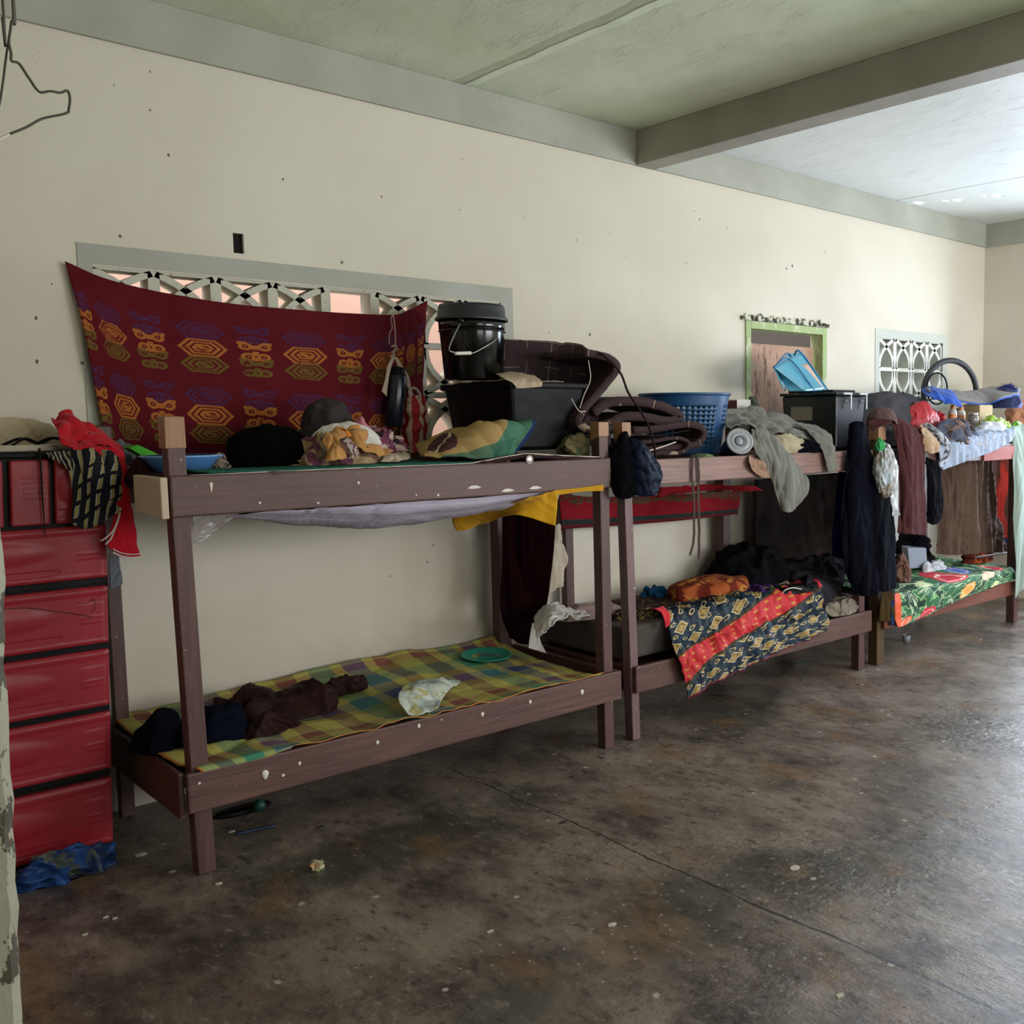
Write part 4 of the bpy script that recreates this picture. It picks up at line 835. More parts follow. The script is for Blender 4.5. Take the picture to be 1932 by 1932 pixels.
tube('piping', PY([(1078, 752, -.74), (1092, 775, -.765), (1105, 776, -.765)]), .0025, PIPE, fm, 20, 6)
STRAP = cloth('dark_brown_strap', '2C2223', .2)
tube('strap', PY([(1108, 660, -.6), (1140, 672, -.78), (1170, 703, -.79), (1185, 740, -.80), (1205, 770, -.81), (1222, 800, -.82), (1232, 830, -.84), (1238, 864, -.87)]), .006, STRAP, fm, 60, 6)
for l in (((1160, 812), (1230, 822), (1300, 812)),): tube('seam', PY([(u, v, -.765) for u, v in l]), .003, STRAP, fm, 30, 6)
tag(heap('khaki_cloth', 1056, 1118, 820, -.72, ZM, blotch('khaki_mottled', '7E7150', '4E5A40', None, 12), seed=33, amp=.018, fr=12), 'khaki crumpled cloth behind the right post of the nearest bunk', 'cloth')
# cloth straps hanging over bed 2 plank
ds = thing('dangling_strap', 'pair of thin brown straps dangling over the middle bunk plank', 'strap', P(1312, 870, y=-.93))
for l, w in ((((1304, 858, -.86), (1306, 866, -.915), (1306, 900, -.918), (1308, 940, -.92), (1310, 985, -.92), (1308, 1020, -.92), (1302, 1048, -.92)), .007), (((1312, 858, -.86), (1316, 866, -.915), (1318, 900, -.918), (1317, 940, -.92), (1319, 990, -.92), (1318, 1025, -.92), (1319, 1055, -.92)), .008)):
    rws = [[P(u-w*260, v, y=y), P(u+w*260, v, y=y)] for u, v, y in l]; patch('strap', rws, cloth('brown_woven_strap', '4A3C38', .2), ds, 6, 60, .003, 8, 1, .003)

# ------------------------------------------------------------------ under the upper bunk of bed 1
tag(patch('checked_sheet', [[V((.35, -.885, 1.266)), V((.8, -.885, 1.266)), V((1.2, -.885, 1.266)), V((1.75, -.885, 1.266))], PY([(440, 975, -.86), (590, 968, -.86), (800, 966, -.86), (1060, 932, -.86)]),
    PY([(450, 975, -.75), (600, 992, -.7), (760, 990, -.7), (1040, 940, -.75)]), [V((.35, -.3, 1.26)), V((.8, -.3, 1.23)), V((1.2, -.3, 1.23)), V((1.7, -.3, 1.262))]], checks(), None, 80, 40, .006, 5, 3, .002), 'lilac white-lined sheet sagging below the nearest upper bunk', 'sheet')
CP = Mat('clear_plastic_film', .25, .5, Transmission_Weight=.75); CP.set('Alpha', .55); CP.col(H('CFC4C8'))
tag(patch('plastic_film', [PY([(362, 972, -.87), (400, 968, -.87), (455, 968, -.87)]), PY([(362, 995, -.86), (385, 990, -.85), (418, 995, -.86)]), PY([(362, 1022, -.86), (372, 1025, -.86), (382, 1022, -.86)])], CP.m, None, 24, 24, .012, 12, 3, .001), 'clear plastic film hanging at the near post under the bunk', 'plastic film')
tag(patch('mustard_cloth', [PY([(858, 958, -.55), (930, 952, -.72), (985, 942, -.90), (1049, 924, -.915)]), PY([(855, 985, -.55), (915, 968, -.66), (985, 952, -.86), (1051, 950, -.915)]), PY([(862, 1002, -.55), (920, 985, -.62), (975, 972, -.85), (1047, 992, -.915)])], YEL, None, 50, 30, .007, 9, 3, .003), 'mustard yellow cloth hanging under the right end of the nearest upper bunk', 'cloth')
tag(patch('mustard_strip', [PY([(1045, 925, -.917), (1095, 920, -.917), (1138, 914, -.917)]), PY([(1046, 935, -.917), (1095, 928, -.917), (1138, 926, -.917)])], YEL, None, 30, 8, .003, 9, 3, .003), 'narrow mustard cloth strip along the bottom of the nearest upper rail', 'cloth')
tag(patch('maroon_curtain', [PY([(948, 966, -.30), (980, 966, -.34), (1015, 966, -.40), (1050, 966, -.46)]), PY([(948, 1060, -.28), (980, 1060, -.32), (1010, 1060, -.38), (1043, 1060, -.44)]), PY([(944, 1150, -.27), (970, 1155, -.31), (1000, 1160, -.36), (1030, 1150, -.42)]), PY([(962, 1205, -.27), (975, 1212, -.3), (990, 1216, -.34), (1005, 1216, -.4)])], DMAR, None, 50, 50, .012, 6, 3, .006, (1.5, 1.5, .3)), 'very dark maroon curtain hanging between the first two bunks', 'curtain')
tag(patch('cream_hanging_cloth', [PY([(1040, 995, -.42), (1055, 990, -.40), (1062, 1040, -.38)]), PY([(1036, 1060, -.42), (1050, 1060, -.40), (1068, 1062, -.38)]), PY([(1028, 1125, -.42), (1045, 1115, -.40), (1058, 1105, -.38)])], CREAM, None, 24, 40, .015, 12, 3, .003, (1.5, 1, .4)), 'cream cloth hanging right of the dark maroon curtain', 'cloth')

# ------------------------------------------------------------------ plaid mat and things on the lower bunk of bed 1
PM = plaid(); xs = [0.0, .3, .7, 1.1, 1.5, 1.82]
def mz(x, y): # mat height: curls up along the wall and laps on the front rail
    k = (y+.9)/.84; return .372+.055*k**2*(.3+.7*min(1, max(0, x)/1.0))+.012*math.sin(x*5.2+k*3)*(1 if .1 < k < .9 else .5)
mrows = []
for y, e in ((-.05, .02), (-.14, 0), (-.3, 0), (-.5, 0), (-.7, 0), (-.82, 0), (-.893, .008), (-.912, .004)):
    mrows.append([V((x+(.04 if y < -.8 else 0)*(x < .1), y, max(.345, mz(x, y))+e)) for x in xs])
mrows[-1] = [V((.13, -.876, .345)), V((.3, -.900, .383)), V((.7, -.915, .386)), V((1.1, -.918, .383)), V((1.5, -.918, .385)), V((1.84, -.905, .392))]
pm = patch('plaid_mat', mrows, PM, None, 120, 60, .010, 3.5, 6, .004, edge=.0); tag(pm, 'green, yellow and brown plaid woven mat covering the lower bunk', 'mat')
o = patch('folded_mat_corner', [PY([(775, 1290, -.60), (830, 1280, -.56), (872, 1288, -.54)]), PY([(755, 1305, -.70), (800, 1296, -.70), (850, 1300, -.66)]), PY([(752, 1322, -.78), (790, 1322, -.78), (835, 1318, -.74)]), PY([(770, 1348, -.86), (795, 1350, -.87), (828, 1336, -.85)])], blotch('pale_faded_plaid', 'BEC2B4', '8A9690', 'A8A070', 9, (.4, .6)), None, 36, 36, .008, 9, 3, .005, zmin=.386); tag(o, 'pale white and green towel lying at the front edge of the plaid mat', 'towel')
c = P(917, 1243, y=-.28); 
tp = thing('plate', 'teal green plastic plate on the plaid mat', 'plate', (c.x, c.y, c.z-.02)); TL = plastic('teal_plastic', '1E8C78', .4); MT = Matrix.Rotation(math.radians(4), 3, 'X')
lathe('dish', [(0, .002), (.07, .002), (.085, .012), (.118, .02), (.124, .022), (.124, .026), (.115, .024), (.083, .016), (.068, .006), (0, .006)], (c.x, c.y, c.z+.0), TL, tp, 48, MT)
tube('rim', [V((c.x, c.y, c.z+.024))+MT@V((.122*math.cos(a), .122*math.sin(a), 0)) for a in [i*math.pi/12 for i in range(24)]], .0025, TL, tp, 60, 6, True)
o = heap('navy_clothes', 255, 352, 1328, -.55, .385, NAVY, seed=2, amp=.022, fr=4.5, asp=(1, .8)); tag(o, 'navy crumpled clothes at the near left end of the plaid mat', 'clothes')
o = heap('navy_jacket', 340, 475, 1322, -.60, .385, NAVY2, seed=14, amp=.02, fr=5, asp=(1.2, .7)); tag(o, 'dark navy jacket behind the near post on the plaid mat', 'jacket')
jc = thing('brown_satin_clothes', 'dark brown shiny clothes crumpled across the plaid mat', 'clothes', P(540, 1340, y=-.5))
heap('heap', 385, 560, 1290, -.40, .39, BRN, jc, seed=15, amp=.026, fr=5, asp=(1.3, .6)); heap('heap', 460, 640, 1292, -.50, .39, BRN, jc, seed=16, amp=.026, fr=5, asp=(1.4, .6)); heap('sleeve', 560, 688, 1280, -.36, .40, BRN, jc, seed=17, amp=.024, fr=8, asp=(1.6, .6)); heap('sleeve', 440, 560, 1345, -.66, .387, BRN, jc, seed=18, amp=.02, fr=8, asp=(1.5, .5))
# sandals / sticks below
sd = thing('dark_slipper', 'black slipper on the floor under the near bunk', 'slipper', P(460, 1532, z=0))
c = P(458, 1532, z=.0); lathe('sole', [(0, 0), (.04, 0), (.045, .008), (.04, .02), (0, .02)], c, BPM, sd, 32, Matrix.Diagonal((2.6, .9, 1)).to_3x3())
lathe('toe', [(0, .0), (.022, .0), (.024, .02), (.018, .04), (0, .045)], P(490, 1528, z=.015), plastic('dark_teal_rubber', '134038', .5), sd, 20)
tag(tube('blue_stick', [P(445, 1574, z=.006), P(480, 1566, z=.006), P(520, 1558, z=.006)], .006, plastic('dull_blue_plastic', '1E2C4A', .5), None, 12), 'thin dark blue stick on the floor below the near bunk', 'stick')
o = heap('candy_wrapper', 585, 612, 1625, P(598, 1640, z=0).y, 0, blotch('foil_wrapper', 'C9B39C', '6E8A50', 'C0703A', 40, (.4, .6), .3), seed=4, amp=.012, fr=30, sub=4, zt=.035); tag(o, 'small crumpled sweet wrapper on the open floor', 'wrapper')
random.seed(5); CH = plastic('plaster_crumb', 'B8AEA2', .9); DK = plastic('dark_bit', '2A201C', .9)
for i, (u, v, r, m) in enumerate(((412, 1440, .016, CH), (437, 1569, .012, CH), (265, 1613, .018, CH), (325, 1645, .010, CH), (412, 1668, .010, CH), (200, 1731, .008, CH), (217, 1733, .006, CH), (160, 1764, .008, CH), (1062, 1552, .014, DK), (755, 1537, .010, DK), (605, 1560, .012, DK), (1325, 1392, .020, DK), (1585, 1879, .012, CH), (1500, 1638, .02, CH), (1155, 1745, .014, CH), (925, 1758, .010, CH))):
    c = P(u, v, z=0); vs = []; n = 7
    for z in (0, .003): vs += [V((c.x+r*(1+.4*random.random())*math.cos(k*2*math.pi/n), c.y+r*.6*(1+.4*random.random())*math.sin(k*2*math.pi/n), z)) for k in range(n)]
    q = obj('plaster_flake' if m is CH else 'dry_scrap', vs, [tuple(range(n, 2*n)), tuple(range(n-1, -1, -1))]+[(k, (k+1) % n, n+(k+1) % n, n+k) for k in range(n)], m, None, False)
    tag(q, 'small pale plaster flake lying loose on the open dark floor' if m is CH else 'small dark dry scrap lying loose on the open floor', 'flake' if m is CH else 'scrap', 'plaster flakes on the floor' if m is CH else 'dark scraps on the floor')
# blue plastic bag under the drawers
o = heap('blue_plastic_bag', 30, 200, 1596, -.55, 0, blotch('blue_plastic_sheet', '15284E', '2F5490', '4A4F4A', 5, (.4, .6), .35), seed=41, amp=.045, fr=6, asp=(1.2, .45), zt=.14); tag(o, 'crumpled blue plastic bag on the floor before the drawer tower', 'bag')

# ------------------------------------------------------------------ middle bunk: upper level
ZM2 = 1.392
BLKC = cloth('black_cotton', '08080C', .3)
t = thing('black_cap_cover', 'black cloth pouch hooked on the first post of the middle bunk', 'cloth', P(1178, 940, y=-.9))
patch('left_lobe', [PY([(1160, 838, -.88), (1178, 815, -.90), (1196, 838, -.88)]), PY([(1152, 870, -.90), (1176, 866, -.94), (1200, 880, -.92)]), PY([(1154, 915, -.91), (1176, 915, -.95), (1202, 915, -.92)]), PY([(1160, 936, -.91), (1180, 942, -.93), (1200, 932, -.92)])], BLKC, t, 30, 40, .012, 9, 3, .006)
t = thing('navy_nylon_bag', 'dark navy shiny nylon bag hanging beside the black pouch on the middle bunk', 'bag', P(1222, 935, y=-.92))
patch('bag_cloth', [PY([(1192, 828, -.90), (1205, 834, -.92), (1215, 845, -.92)]), PY([(1190, 865, -.92), (1212, 865, -.955), (1238, 868, -.94)]), PY([(1192, 900, -.92), (1220, 900, -.965), (1250, 895, -.94)]), PY([(1196, 932, -.92), (1220, 936, -.945), (1240, 930, -.93)])], cloth('navy_nylon', '101726', .3, .4), t, 30, 40, .01, 9, 4, .006)
tube('seam_piping', PY([(1214, 846, -.945), (1228, 868, -.965), (1240, 890, -.97), (1249, 908, -.965)]), .0018, cloth('grey_blue_piping', '6A7890', .1), t, 20, 6)
# blue laundry basket
BLU = plastic('blue_basket_plastic', '1D4A74', .4)
bc = P(1292, 790, y=-.42); rt_ = (86.5/F)*(bc-CAM).dot(f2); zt_ = P(1292, 744, y=-.42).z; bz = ZM2
t = thing('laundry_basket', 'round blue perforated plastic laundry basket on the middle upper bunk', 'basket', (bc.x, bc.y, bz))
def basket():
    N, Mr = 88, 40; vs, fs = [], []; h = zt_-bz
    for j in range(Mr+1):
        q = j/Mr; r = rt_*(.76+.22*q)
        for k in range(N): a = 2*math.pi*k/N; vs.append((bc.x+r*math.cos(a), bc.y+r*math.sin(a), bz+h*q))
    for j in range(Mr):
        for k in range(N):
            row = j-6
            hole = 0 <= row < 27 and row % 3 != 2 and k % 2 == 1 and k % 22 > 3 and not (row//9 >= 0 and row % 9 == 8)
            if not hole: fs.append((j*N+k, j*N+(k+1) % N, (j+1)*N+(k+1) % N, (j+1)*N+k))
    c = len(vs); vs.append((bc.x, bc.y, bz)); fs += [(c, (k+1) % N, k) for k in range(N)]
    obj('body', vs, fs, BLU, t, True, None, (('SOLIDIFY', dict(thickness=.004, offset=-1)),))
    lathe('rim', [(rt_*.97, h-.012), (rt_*1.0, h-.012), (rt_*1.015, h-.002), (rt_*1.01, h+.004), (rt_*.965, h+.003)], (bc.x, bc.y, bz), BLU, t, 64)
basket()
# carton and grey cushion between basket and bin
c = P(1392, 775, y=-.30)
t = thing('carton', 'small white and maroon carton behind the grey clothes beside the basket', 'carton', (c.x, c.y, ZM2))
box('body', c.x-.06, c.x+.07, c.y-.05, c.y+.05, ZM2, P(1392, 754, y=-.3).z, plastic('white_card', 'C9C4BE', .8), t); box('maroon_side', c.x-.063, c.x-.06, c.y-.05, c.y+.05, ZM2, P(1392, 756, y=-.3).z, plastic('maroon_card', '5A2A24', .8), t, .0)
tag(heap('grey_cushion', 1402, 1440, 746, -.34, ZM2, cloth('grey_olive_cloth', '4C4E46', .15), seed=3, amp=.012, fr=8, pw=5, asp=(1, 1)), 'dull grey green cushion standing at the left of the black bin', 'cushion')
# blue tin with pale lid
ax = V((-.50, -.80, .38)).normalized(); MQ = V((0, 0, 1)).rotation_difference(ax).to_matrix(); fc = P(1396, 832, y=-.88)
t = thing('blue_tin', 'dark blue round tin lying with its pale ringed lid facing out', 'tin', fc-ax*.14)
r = .072
lathe('body', [(0, -.17), (r*.97, -.17), (r*.97, -.012)], fc, plastic('dark_blue_tin', '14284A', .4), t, 40, MQ)
lathe('lid', [(r*.97, -.014), (r*1.03, -.012), (r*1.03, 0), (r*.95, .003), (r*.86, .0), (r*.72, 0), (r*.66, .004), (r*.5, .004), (r*.45, .0), (r*.25, 0), (r*.2, .004), (0, .004)], fc, plastic('pale_grey_lid', '9EA0A4', .35), t, 40, MQ)
lathe('dark_ring', [(r*.30, .0015), (r*.42, .0015), (r*.42, .003), (r*.30, .003)], fc, plastic('grey_ring', '5A6070', .4), t, 40, MQ)
# grey garment
t = thing('grey_trousers', 'grey green trousers sprawled over the tin and middle bunk rail', 'trousers', P(1470, 880, y=-.93))
patch('waist', [PY([(1366, 775, -.42), (1420, 772, -.42), (1480, 790, -.5), (1540, 808, -.6)]), PY([(1368, 800, -.62), (1425, 800, -.66), (1480, 812, -.70), (1545, 824, -.74)]), PY([(1372, 806, -.72), (1428, 812, -.76), (1484, 826, -.80), (1550, 836, -.82)])], GREYO, t, 70, 40, .022, 6, 6, .005)
patch('hanging_leg', [PY([(1416, 812, -.84), (1440, 812, -.86), (1470, 835, -.86)]), PY([(1425, 850, -.93), (1462, 862, -.95), (1492, 862, -.93)]), PY([(1452, 895, -.94), (1482, 895, -.97), (1514, 890, -.95)]), PY([(1462, 930, -.94), (1488, 935, -.97), (1524, 918, -.95)]), PY([(1472, 955, -.94), (1484, 966, -.96), (1506, 955, -.95)])], GREYO, t, 50, 80, .013, 8, 4, .005, (1.6, 1, .45))
patch('second_leg', [PY([(1500, 802, -.66), (1525, 800, -.66), (1545, 806, -.66)]), PY([(1530, 822, -.84), (1550, 822, -.86), (1564, 820, -.84)]), PY([(1552, 850, -.93), (1566, 850, -.95), (1574, 845, -.94)]), PY([(1562, 892, -.94), (1572, 890, -.95), (1580, 884, -.94)])], GREYO, t, 30, 50, .010, 9, 8, .005)
o = heap('beige_hat', 1436, 1524, 806, -.78, ZM2+.0, cloth('beige_cotton', 'AB9F84', .08), seed=6, amp=.016, fr=8, asp=(1.2, .7), zt=1.50); tag(o, 'beige crumpled cap among the grey trousers on the middle bunk', 'cap')
o = heap('navy_bundle', 1496, 1562, 832, -.84, ZM2-.005, NAVY, seed=7, amp=.014, fr=10, asp=(1.1, .6)); tag(o, 'small navy cloth bundle beneath the second grey trouser leg', 'bundle')
o = patch('tan_sleeve', [PY([(1410, 855, -.86), (1432, 858, -.87)]), PY([(1412, 870, -.935), (1440, 872, -.94)]), PY([(1420, 888, -.935), (1448, 884, -.94)]), PY([(1436, 900, -.93), (1452, 902, -.935)])], cloth('pinkish_tan_cotton', '9C7D68', .1), None, 24, 24, .01, 12, 2); tag(o, 'pinkish tan sleeve drooping over the middle rail below the blue tin', 'cloth')
o = heap('green_cloth', 1300, 1350, 858, -.82, ZM2-.01, cloth('moss_cotton', '66784A', .2), seed=2, amp=.008, fr=14, sub=4, zt=1.405); tag(o, 'flat moss green cloth on the middle bunk by the basket', 'cloth')
# black bin
t = thing('black_bin', 'tall black plastic storage bin with white clips and a paper label', 'storage bin', (4.1, -.4, ZM2))
x0, x1, y0, y1, z0, z1 = 4.02, 4.34, -.62, -.16, ZM2, 1.735
GB2 = plastic('black_shiny_bin', '07090D', .38)
hexa('body', [(x0+.02, y0+.02, z0), (x1-.02, y0+.02, z0), (x1-.02, y1-.02, z0), (x0+.02, y1-.02, z0), (x0, y0, z1), (x1, y0, z1), (x1, y1, z1), (x0, y1, z1)], GB2, t, .015)
box('lid', x0-.01, x1+.01, y0-.01, y1+.01, z1, z1+.02, GB2, t, .008); box('lid_top', x0+.03, x1-.04, y0+.05, y1-.03, z1+.02, z1+.038, GB2, t, .01)
CL = plastic('white_clip', 'BFC0C4', .4)
for xx in (x0+.05, x1-.10):
    cl = box('clip', xx, xx+.09, y0-.028, y0-.008, z1+.004, z1+.018, CL, t, .004); box('clip_leg', xx+.075, xx+.087, y0-.024, y0-.014, z1-.09, z1+.006, CL, cl, .002)
    tube('wire_loop', [V((xx+.01, y0-.015, z1-.035)), V((xx+.04, y0-.022, z1-.02)), V((xx+.068, y0-.022, z1-.04)), V((xx+.03, y0-.02, z1-.05))], .002, BPM, cl, 30, 6, True)
LM = Mat('printed_label', .7, .2); _l = LM.xyz('Object'); LBL = LM.col(LM.mix(H('8F8878'), H('5E584C'), (_l[2]*60).fr().lt(.3)*LM.noise(90, 2).gt(.5)*.5))
box('label', x0+.003, x0+.006, -.42, -.24, 1.575, 1.665, LBL, t, .001)
# light blue basket tilted on the bin
t = thing('blue_basket', 'translucent light blue plastic basket tilted on the black bin lid', 'basket', (4.1, -.36, z1+.04))
LB = Mat('translucent_blue_plastic', .25, .5, Transmission_Weight=.35); LB.set('Base Color', LB.mix(H('3C9DBE'), H('7CC6DA'), LB.noise(6, 4))); LBM = LB.m
DBL = plastic('deep_blue_rib', '1F6E9C', .35)
c4 = [P(1458, 692, y=-.50), P(1496, 665, y=-.50), P(1560, 738, y=-.52), P(1482, 738, y=-.56)]
d = V((.16, .30, .0))
A, B, C_, D = c4
def quadp(name, a, b, c, e, m, par, th=.004): return patch(name, [[a, b], [e, c]], m, par, 10, 10, 0, 1, 1, th)
quadp('side', A, P(1512, 664, y=-.46), P(1562, 737, y=-.46), P(1520, 738, y=-.56), LBM, t)
quadp('side', A, P(1520, 738, y=-.56), P(1488, 738, y=-.5), P(1462, 695, y=-.42), LBM, t)
quadp('side', P(1486, 668, y=-.30), P(1512, 664, y=-.30), P(1562, 738, y=-.30), P(1488, 738, y=-.30), LBM, t)
quadp('base', P(1488, 668, y=-.30), A, P(1480, 738, y=-.5), P(1482, 738, y=-.30), LBM, t)
tube('rim', [P(1460, 694, y=-.50), P(1484, 667, y=-.36), P(1496, 676, y=-.40), P(1510, 664, y=-.46), P(1562, 736, y=-.46)], .006, DBL, t, 60, 6)
tube('rib', [P(1460, 694, y=-.51), P(1490, 678, y=-.5), P(1538, 738, y=-.52)], .005, DBL, t, 40, 6)
quadp('orange_sticker', P(1513, 688, y=-.475), P(1524, 686, y=-.475), P(1556, 734, y=-.475), P(1542, 737, y=-.475), plastic('peach_sticker', 'C09A86', .5), t, .002)

# ------------------------------------------------------------------ middle bunk: below
tag(patch('red_zigzag_cloth', [PY([(1052, 930, -.17), (1130, 938, -.17), (1250, 934, -.17), (1400, 925, -.17)]), PY([(1055, 960, -.16), (1130, 960, -.16), (1250, 955, -.16), (1395, 948, -.16)]), PY([(1058, 998, -.16), (1130, 994, -.16), (1260, 984, -.16), (1392, 970, -.16)])], zigzag(), None, 80, 20, .008, 6, 2, .003), 'dark red cloth with zigzag border strung behind the middle bunk', 'cloth')
tag(patch('red_cloth_edge', [PY([(1245, 919, -.6), (1330, 915, -.6), (1425, 917, -.55)]), PY([(1240, 938, -.5), (1330, 925, -.55), (1440, 926, -.5)])], cloth('bright_red_cloth', '8E1620', .15), None, 40, 10, .006, 8, 3), 'bright red cloth edge below the middle upper plank', 'cloth')
tag(patch('brown_curtain', [PY([(1422, 905, -.16), (1480, 900, -.16), (1545, 895, -.2), (1600, 890, -.25)]), PY([(1422, 1000, -.16), (1480, 1000, -.16), (1545, 1000, -.2), (1600, 1000, -.25)]), PY([(1422, 1105, -.16), (1480, 1105, -.16), (1545, 1105, -.2), (1600, 1105, -.25)])], blotch('dark_brown_drape', '1D1411', '2A1D17', None, 6), None, 40, 40, .01, 4, 5, .01), 'very dark brown drape behind the clothes of the middle lower bunk', 'curtain')
foam = Mat('grey_foam', .95, .1); FOAM = foam.col(foam.mix(H('4A4340'), H('625953'), foam.noise(5, 5)))
o = box('foam_mattress', 2.06, 3.42, -.80, -.13, .385, .555, FOAM, None, .02); tag(o, 'thick grey brown foam mattress on the middle lower bunk', 'mattress')
ZF = .557
tag(patch('dark_print_sheet', [[V((x, y, ZF+.006+.012*math.sin(x*5))) for x in (2.45, 2.8, 3.2, 3.6, 3.85)] for y in (-.80, -.6, -.4, -.2)], blotch('dark_print_cotton', '1E1818', '3C2A28', '6A5A38', 26), None, 70, 30, .014, 8, 2, .004, zmin=ZF+.002), 'dark printed sheet bunched on the foam mattress', 'sheet')
bb = patch('batik_blanket', [[V((P(u, v, y=-.8).x, y, ZF+dz)) for u, v in ((1256, 1165), (1330, 1160), (1400, 1150), (1470, 1142), (1545, 1134))] for y, dz in ((-.62, .016), (-.795, .022))]+[
    PY([(1264, 1200, -.88), (1335, 1190, -.88), (1400, 1178, -.88), (1475, 1160, -.88), (1550, 1145, -.88)]), PY([(1276, 1235, -.94), (1340, 1222, -.96), (1410, 1205, -.95), (1480, 1182, -.945), (1556, 1162, -.94)]),
    PY([(1290, 1280, -.95), (1350, 1258, -.99), (1415, 1232, -.965), (1485, 1202, -.96), (1562, 1180, -.94)]), PY([(1295, 1320, -.95), (1350, 1288, -.99), (1408, 1260, -.965), (1475, 1228, -.96), (1545, 1196, -.94)])], batik(), None, 120, 90, .018, 9, 5, .004, (1.4, .6, .6), ymax=-.3)
tag(bb, 'red and navy batik blanket with gold diamonds draped over the middle lower rail', 'blanket')
o = patch('red_corner', [PY([(1236, 1148, -.84), (1252, 1143, -.82)]), PY([(1248, 1158, -.86), (1262, 1158, -.85)]), PY([(1256, 1185, -.87), (1262, 1180, -.86)])], cloth('scarlet_cotton', 'C42E34', .1), None, 12, 20, .006, 12, 2); tag(o, 'scarlet corner of cloth sticking up at the left of the batik blanket', 'cloth')
t = thing('white_cloth_on_foam', 'white and cream cloth piled at the left end of the foam mattress', 'cloth', P(1060, 1170, y=-.6))
patch('white_part', [PY([(1012, 1172, -.50), (1035, 1140, -.48), (1072, 1150, -.45), (1100, 1158, -.45)]), PY([(1012, 1190, -.62), (1040, 1160, -.66), (1075, 1165, -.66), (1112, 1162, -.62)]), PY([(1016, 1205, -.66), (1040, 1182, -.72), (1062, 1170, -.74), (1108, 1170, -.7)])], WHITE, t, 40, 30, .018, 11, 3, .004)
patch('hanging_corner', [PY([(1004, 1175, -.50), (1016, 1175, -.52)]), PY([(998, 1208, -.5), (1018, 1205, -.52)]), PY([(996, 1222, -.5), (1030, 1232, -.52)])], WHITE, t, 20, 20, .006, 11, 3, .004)
o = heap('pinkish_cloth', 1045, 1172, 1138, -.42, ZF, cloth('pinkish_beige_cotton', '8D7670', .12), seed=12, amp=.018, fr=6, asp=(1.3, .8)); tag(o, 'pinkish beige crumpled cloth behind the white cloth on the foam mattress', 'cloth')
o = heap('dark_print_bundle', 1150, 1262, 1145, -.62, ZF, blotch('black_red_gold_print', '15110F', '3A241E', '8A7A44', 34), seed=15, amp=.016, fr=9, asp=(1.3, .8)); tag(o, 'low black bundle with tiny gold print beside the middle bunk post', 'bundle')
o = heap('blue_cloth', 1208, 1262, 1105, -.30, ZF, cloth('bright_blue_cotton', '1A4A72', .15), seed=13, amp=.025, fr=14); tag(o, 'small bright blue cloth against the wall on the middle lower bunk', 'cloth')
OR = blotch('orange_brown_print', 'A0522A', '6A2418', 'B07838', 10)
o = heap('orange_bundle', 1258, 1412, 1086, -.48, ZF, OR, seed=14, amp=.009, fr=4, pw=6, asp=(1.3, .8)); tag(o, 'orange and rust printed bundle behind the batik blanket', 'bundle')
o = heap('purple_cloth', 1355, 1485, 1106, -.66, ZF, cloth('deep_purple_cotton', '382052', .15), seed=19, amp=.02, fr=9, asp=(1.4, .6)); tag(o, 'deep purple cloth lying along the top edge of the batik blanket', 'cloth')
o = heap('black_clothes_heap', 1330, 1500, 1022, -.30, ZF, cloth('black_grey_cotton', '141215', .3), seed=16, amp=.03, fr=5, pw=1.9); tag(o, 'tall dark heap of clothes at the back of the middle lower bunk', 'clothes')
o = heap('grey_shirt', 1440, 1602, 1050, -.50, ZF+.03, cloth('warm_grey_cotton', '2E2A2F', .15), seed=17, amp=.03, fr=5.5, asp=(1.2, .9)); tag(o, 'warm grey shirt bundled at the far end of the middle lower bunk', 'shirt')
t = patch('grey_shirt_flap', [PY([(1525, 1075, -.60), (1560, 1070, -.60), (1595, 1075, -.6)]), PY([(1520, 1100, -.78), (1560, 1105, -.80), (1590, 1105, -.78)]), PY([(1530, 1120, -.80), (1558, 1145, -.82), (1575, 1120, -.80)])], cloth('warm_grey_cotton', '2E2A2F', .15), None, 30, 30, .012, 9, 3); tag(t, 'grey cloth flap falling toward the knitted rug', 'cloth')
rg = Mat('grey_tufted_rug', 1, .05); RG = rg.mix(H('6A6258'), H('A59A8A'), rg.noise(45, 4)); rg.set('Base Color', RG); rg.bump(rg.noise(60, 4), .8, .012)
o = heap('rolled_rug', 1524, 1625, 1124, -.76, .38, rg.m, seed=18, amp=.018, fr=12, asp=(1.2, .8), pw=3.5, sub=6); tag(o, 'beige tufted bath rug rolled at the far end of the middle lower bunk', 'rug')
tag(tube('sandal_strap', PY([(1474, 1122, -.82), (1482, 1113, -.84), (1496, 1109, -.84), (1512, 1112, -.84)]), .0035, GUM, None, 20, 6), 'pale curved sandal strap showing in front of the grey shirt', 'strap')
o = heap('dark_bag', 1455, 1560, 1098, -.76, ZF, BPM, seed=44, amp=.012, fr=8, asp=(1.4, .5)); tag(o, 'black bag between the grey shirt and batik blanket', 'bag')
tag(tube('green_stick', [P(1500, 1250, y=-.5), P(1590, 1243, y=-.5)], .006, plastic('dark_green_plastic', '1C3A30', .5), None, 8), 'dark green stick under the middle bunk far end', 'stick')

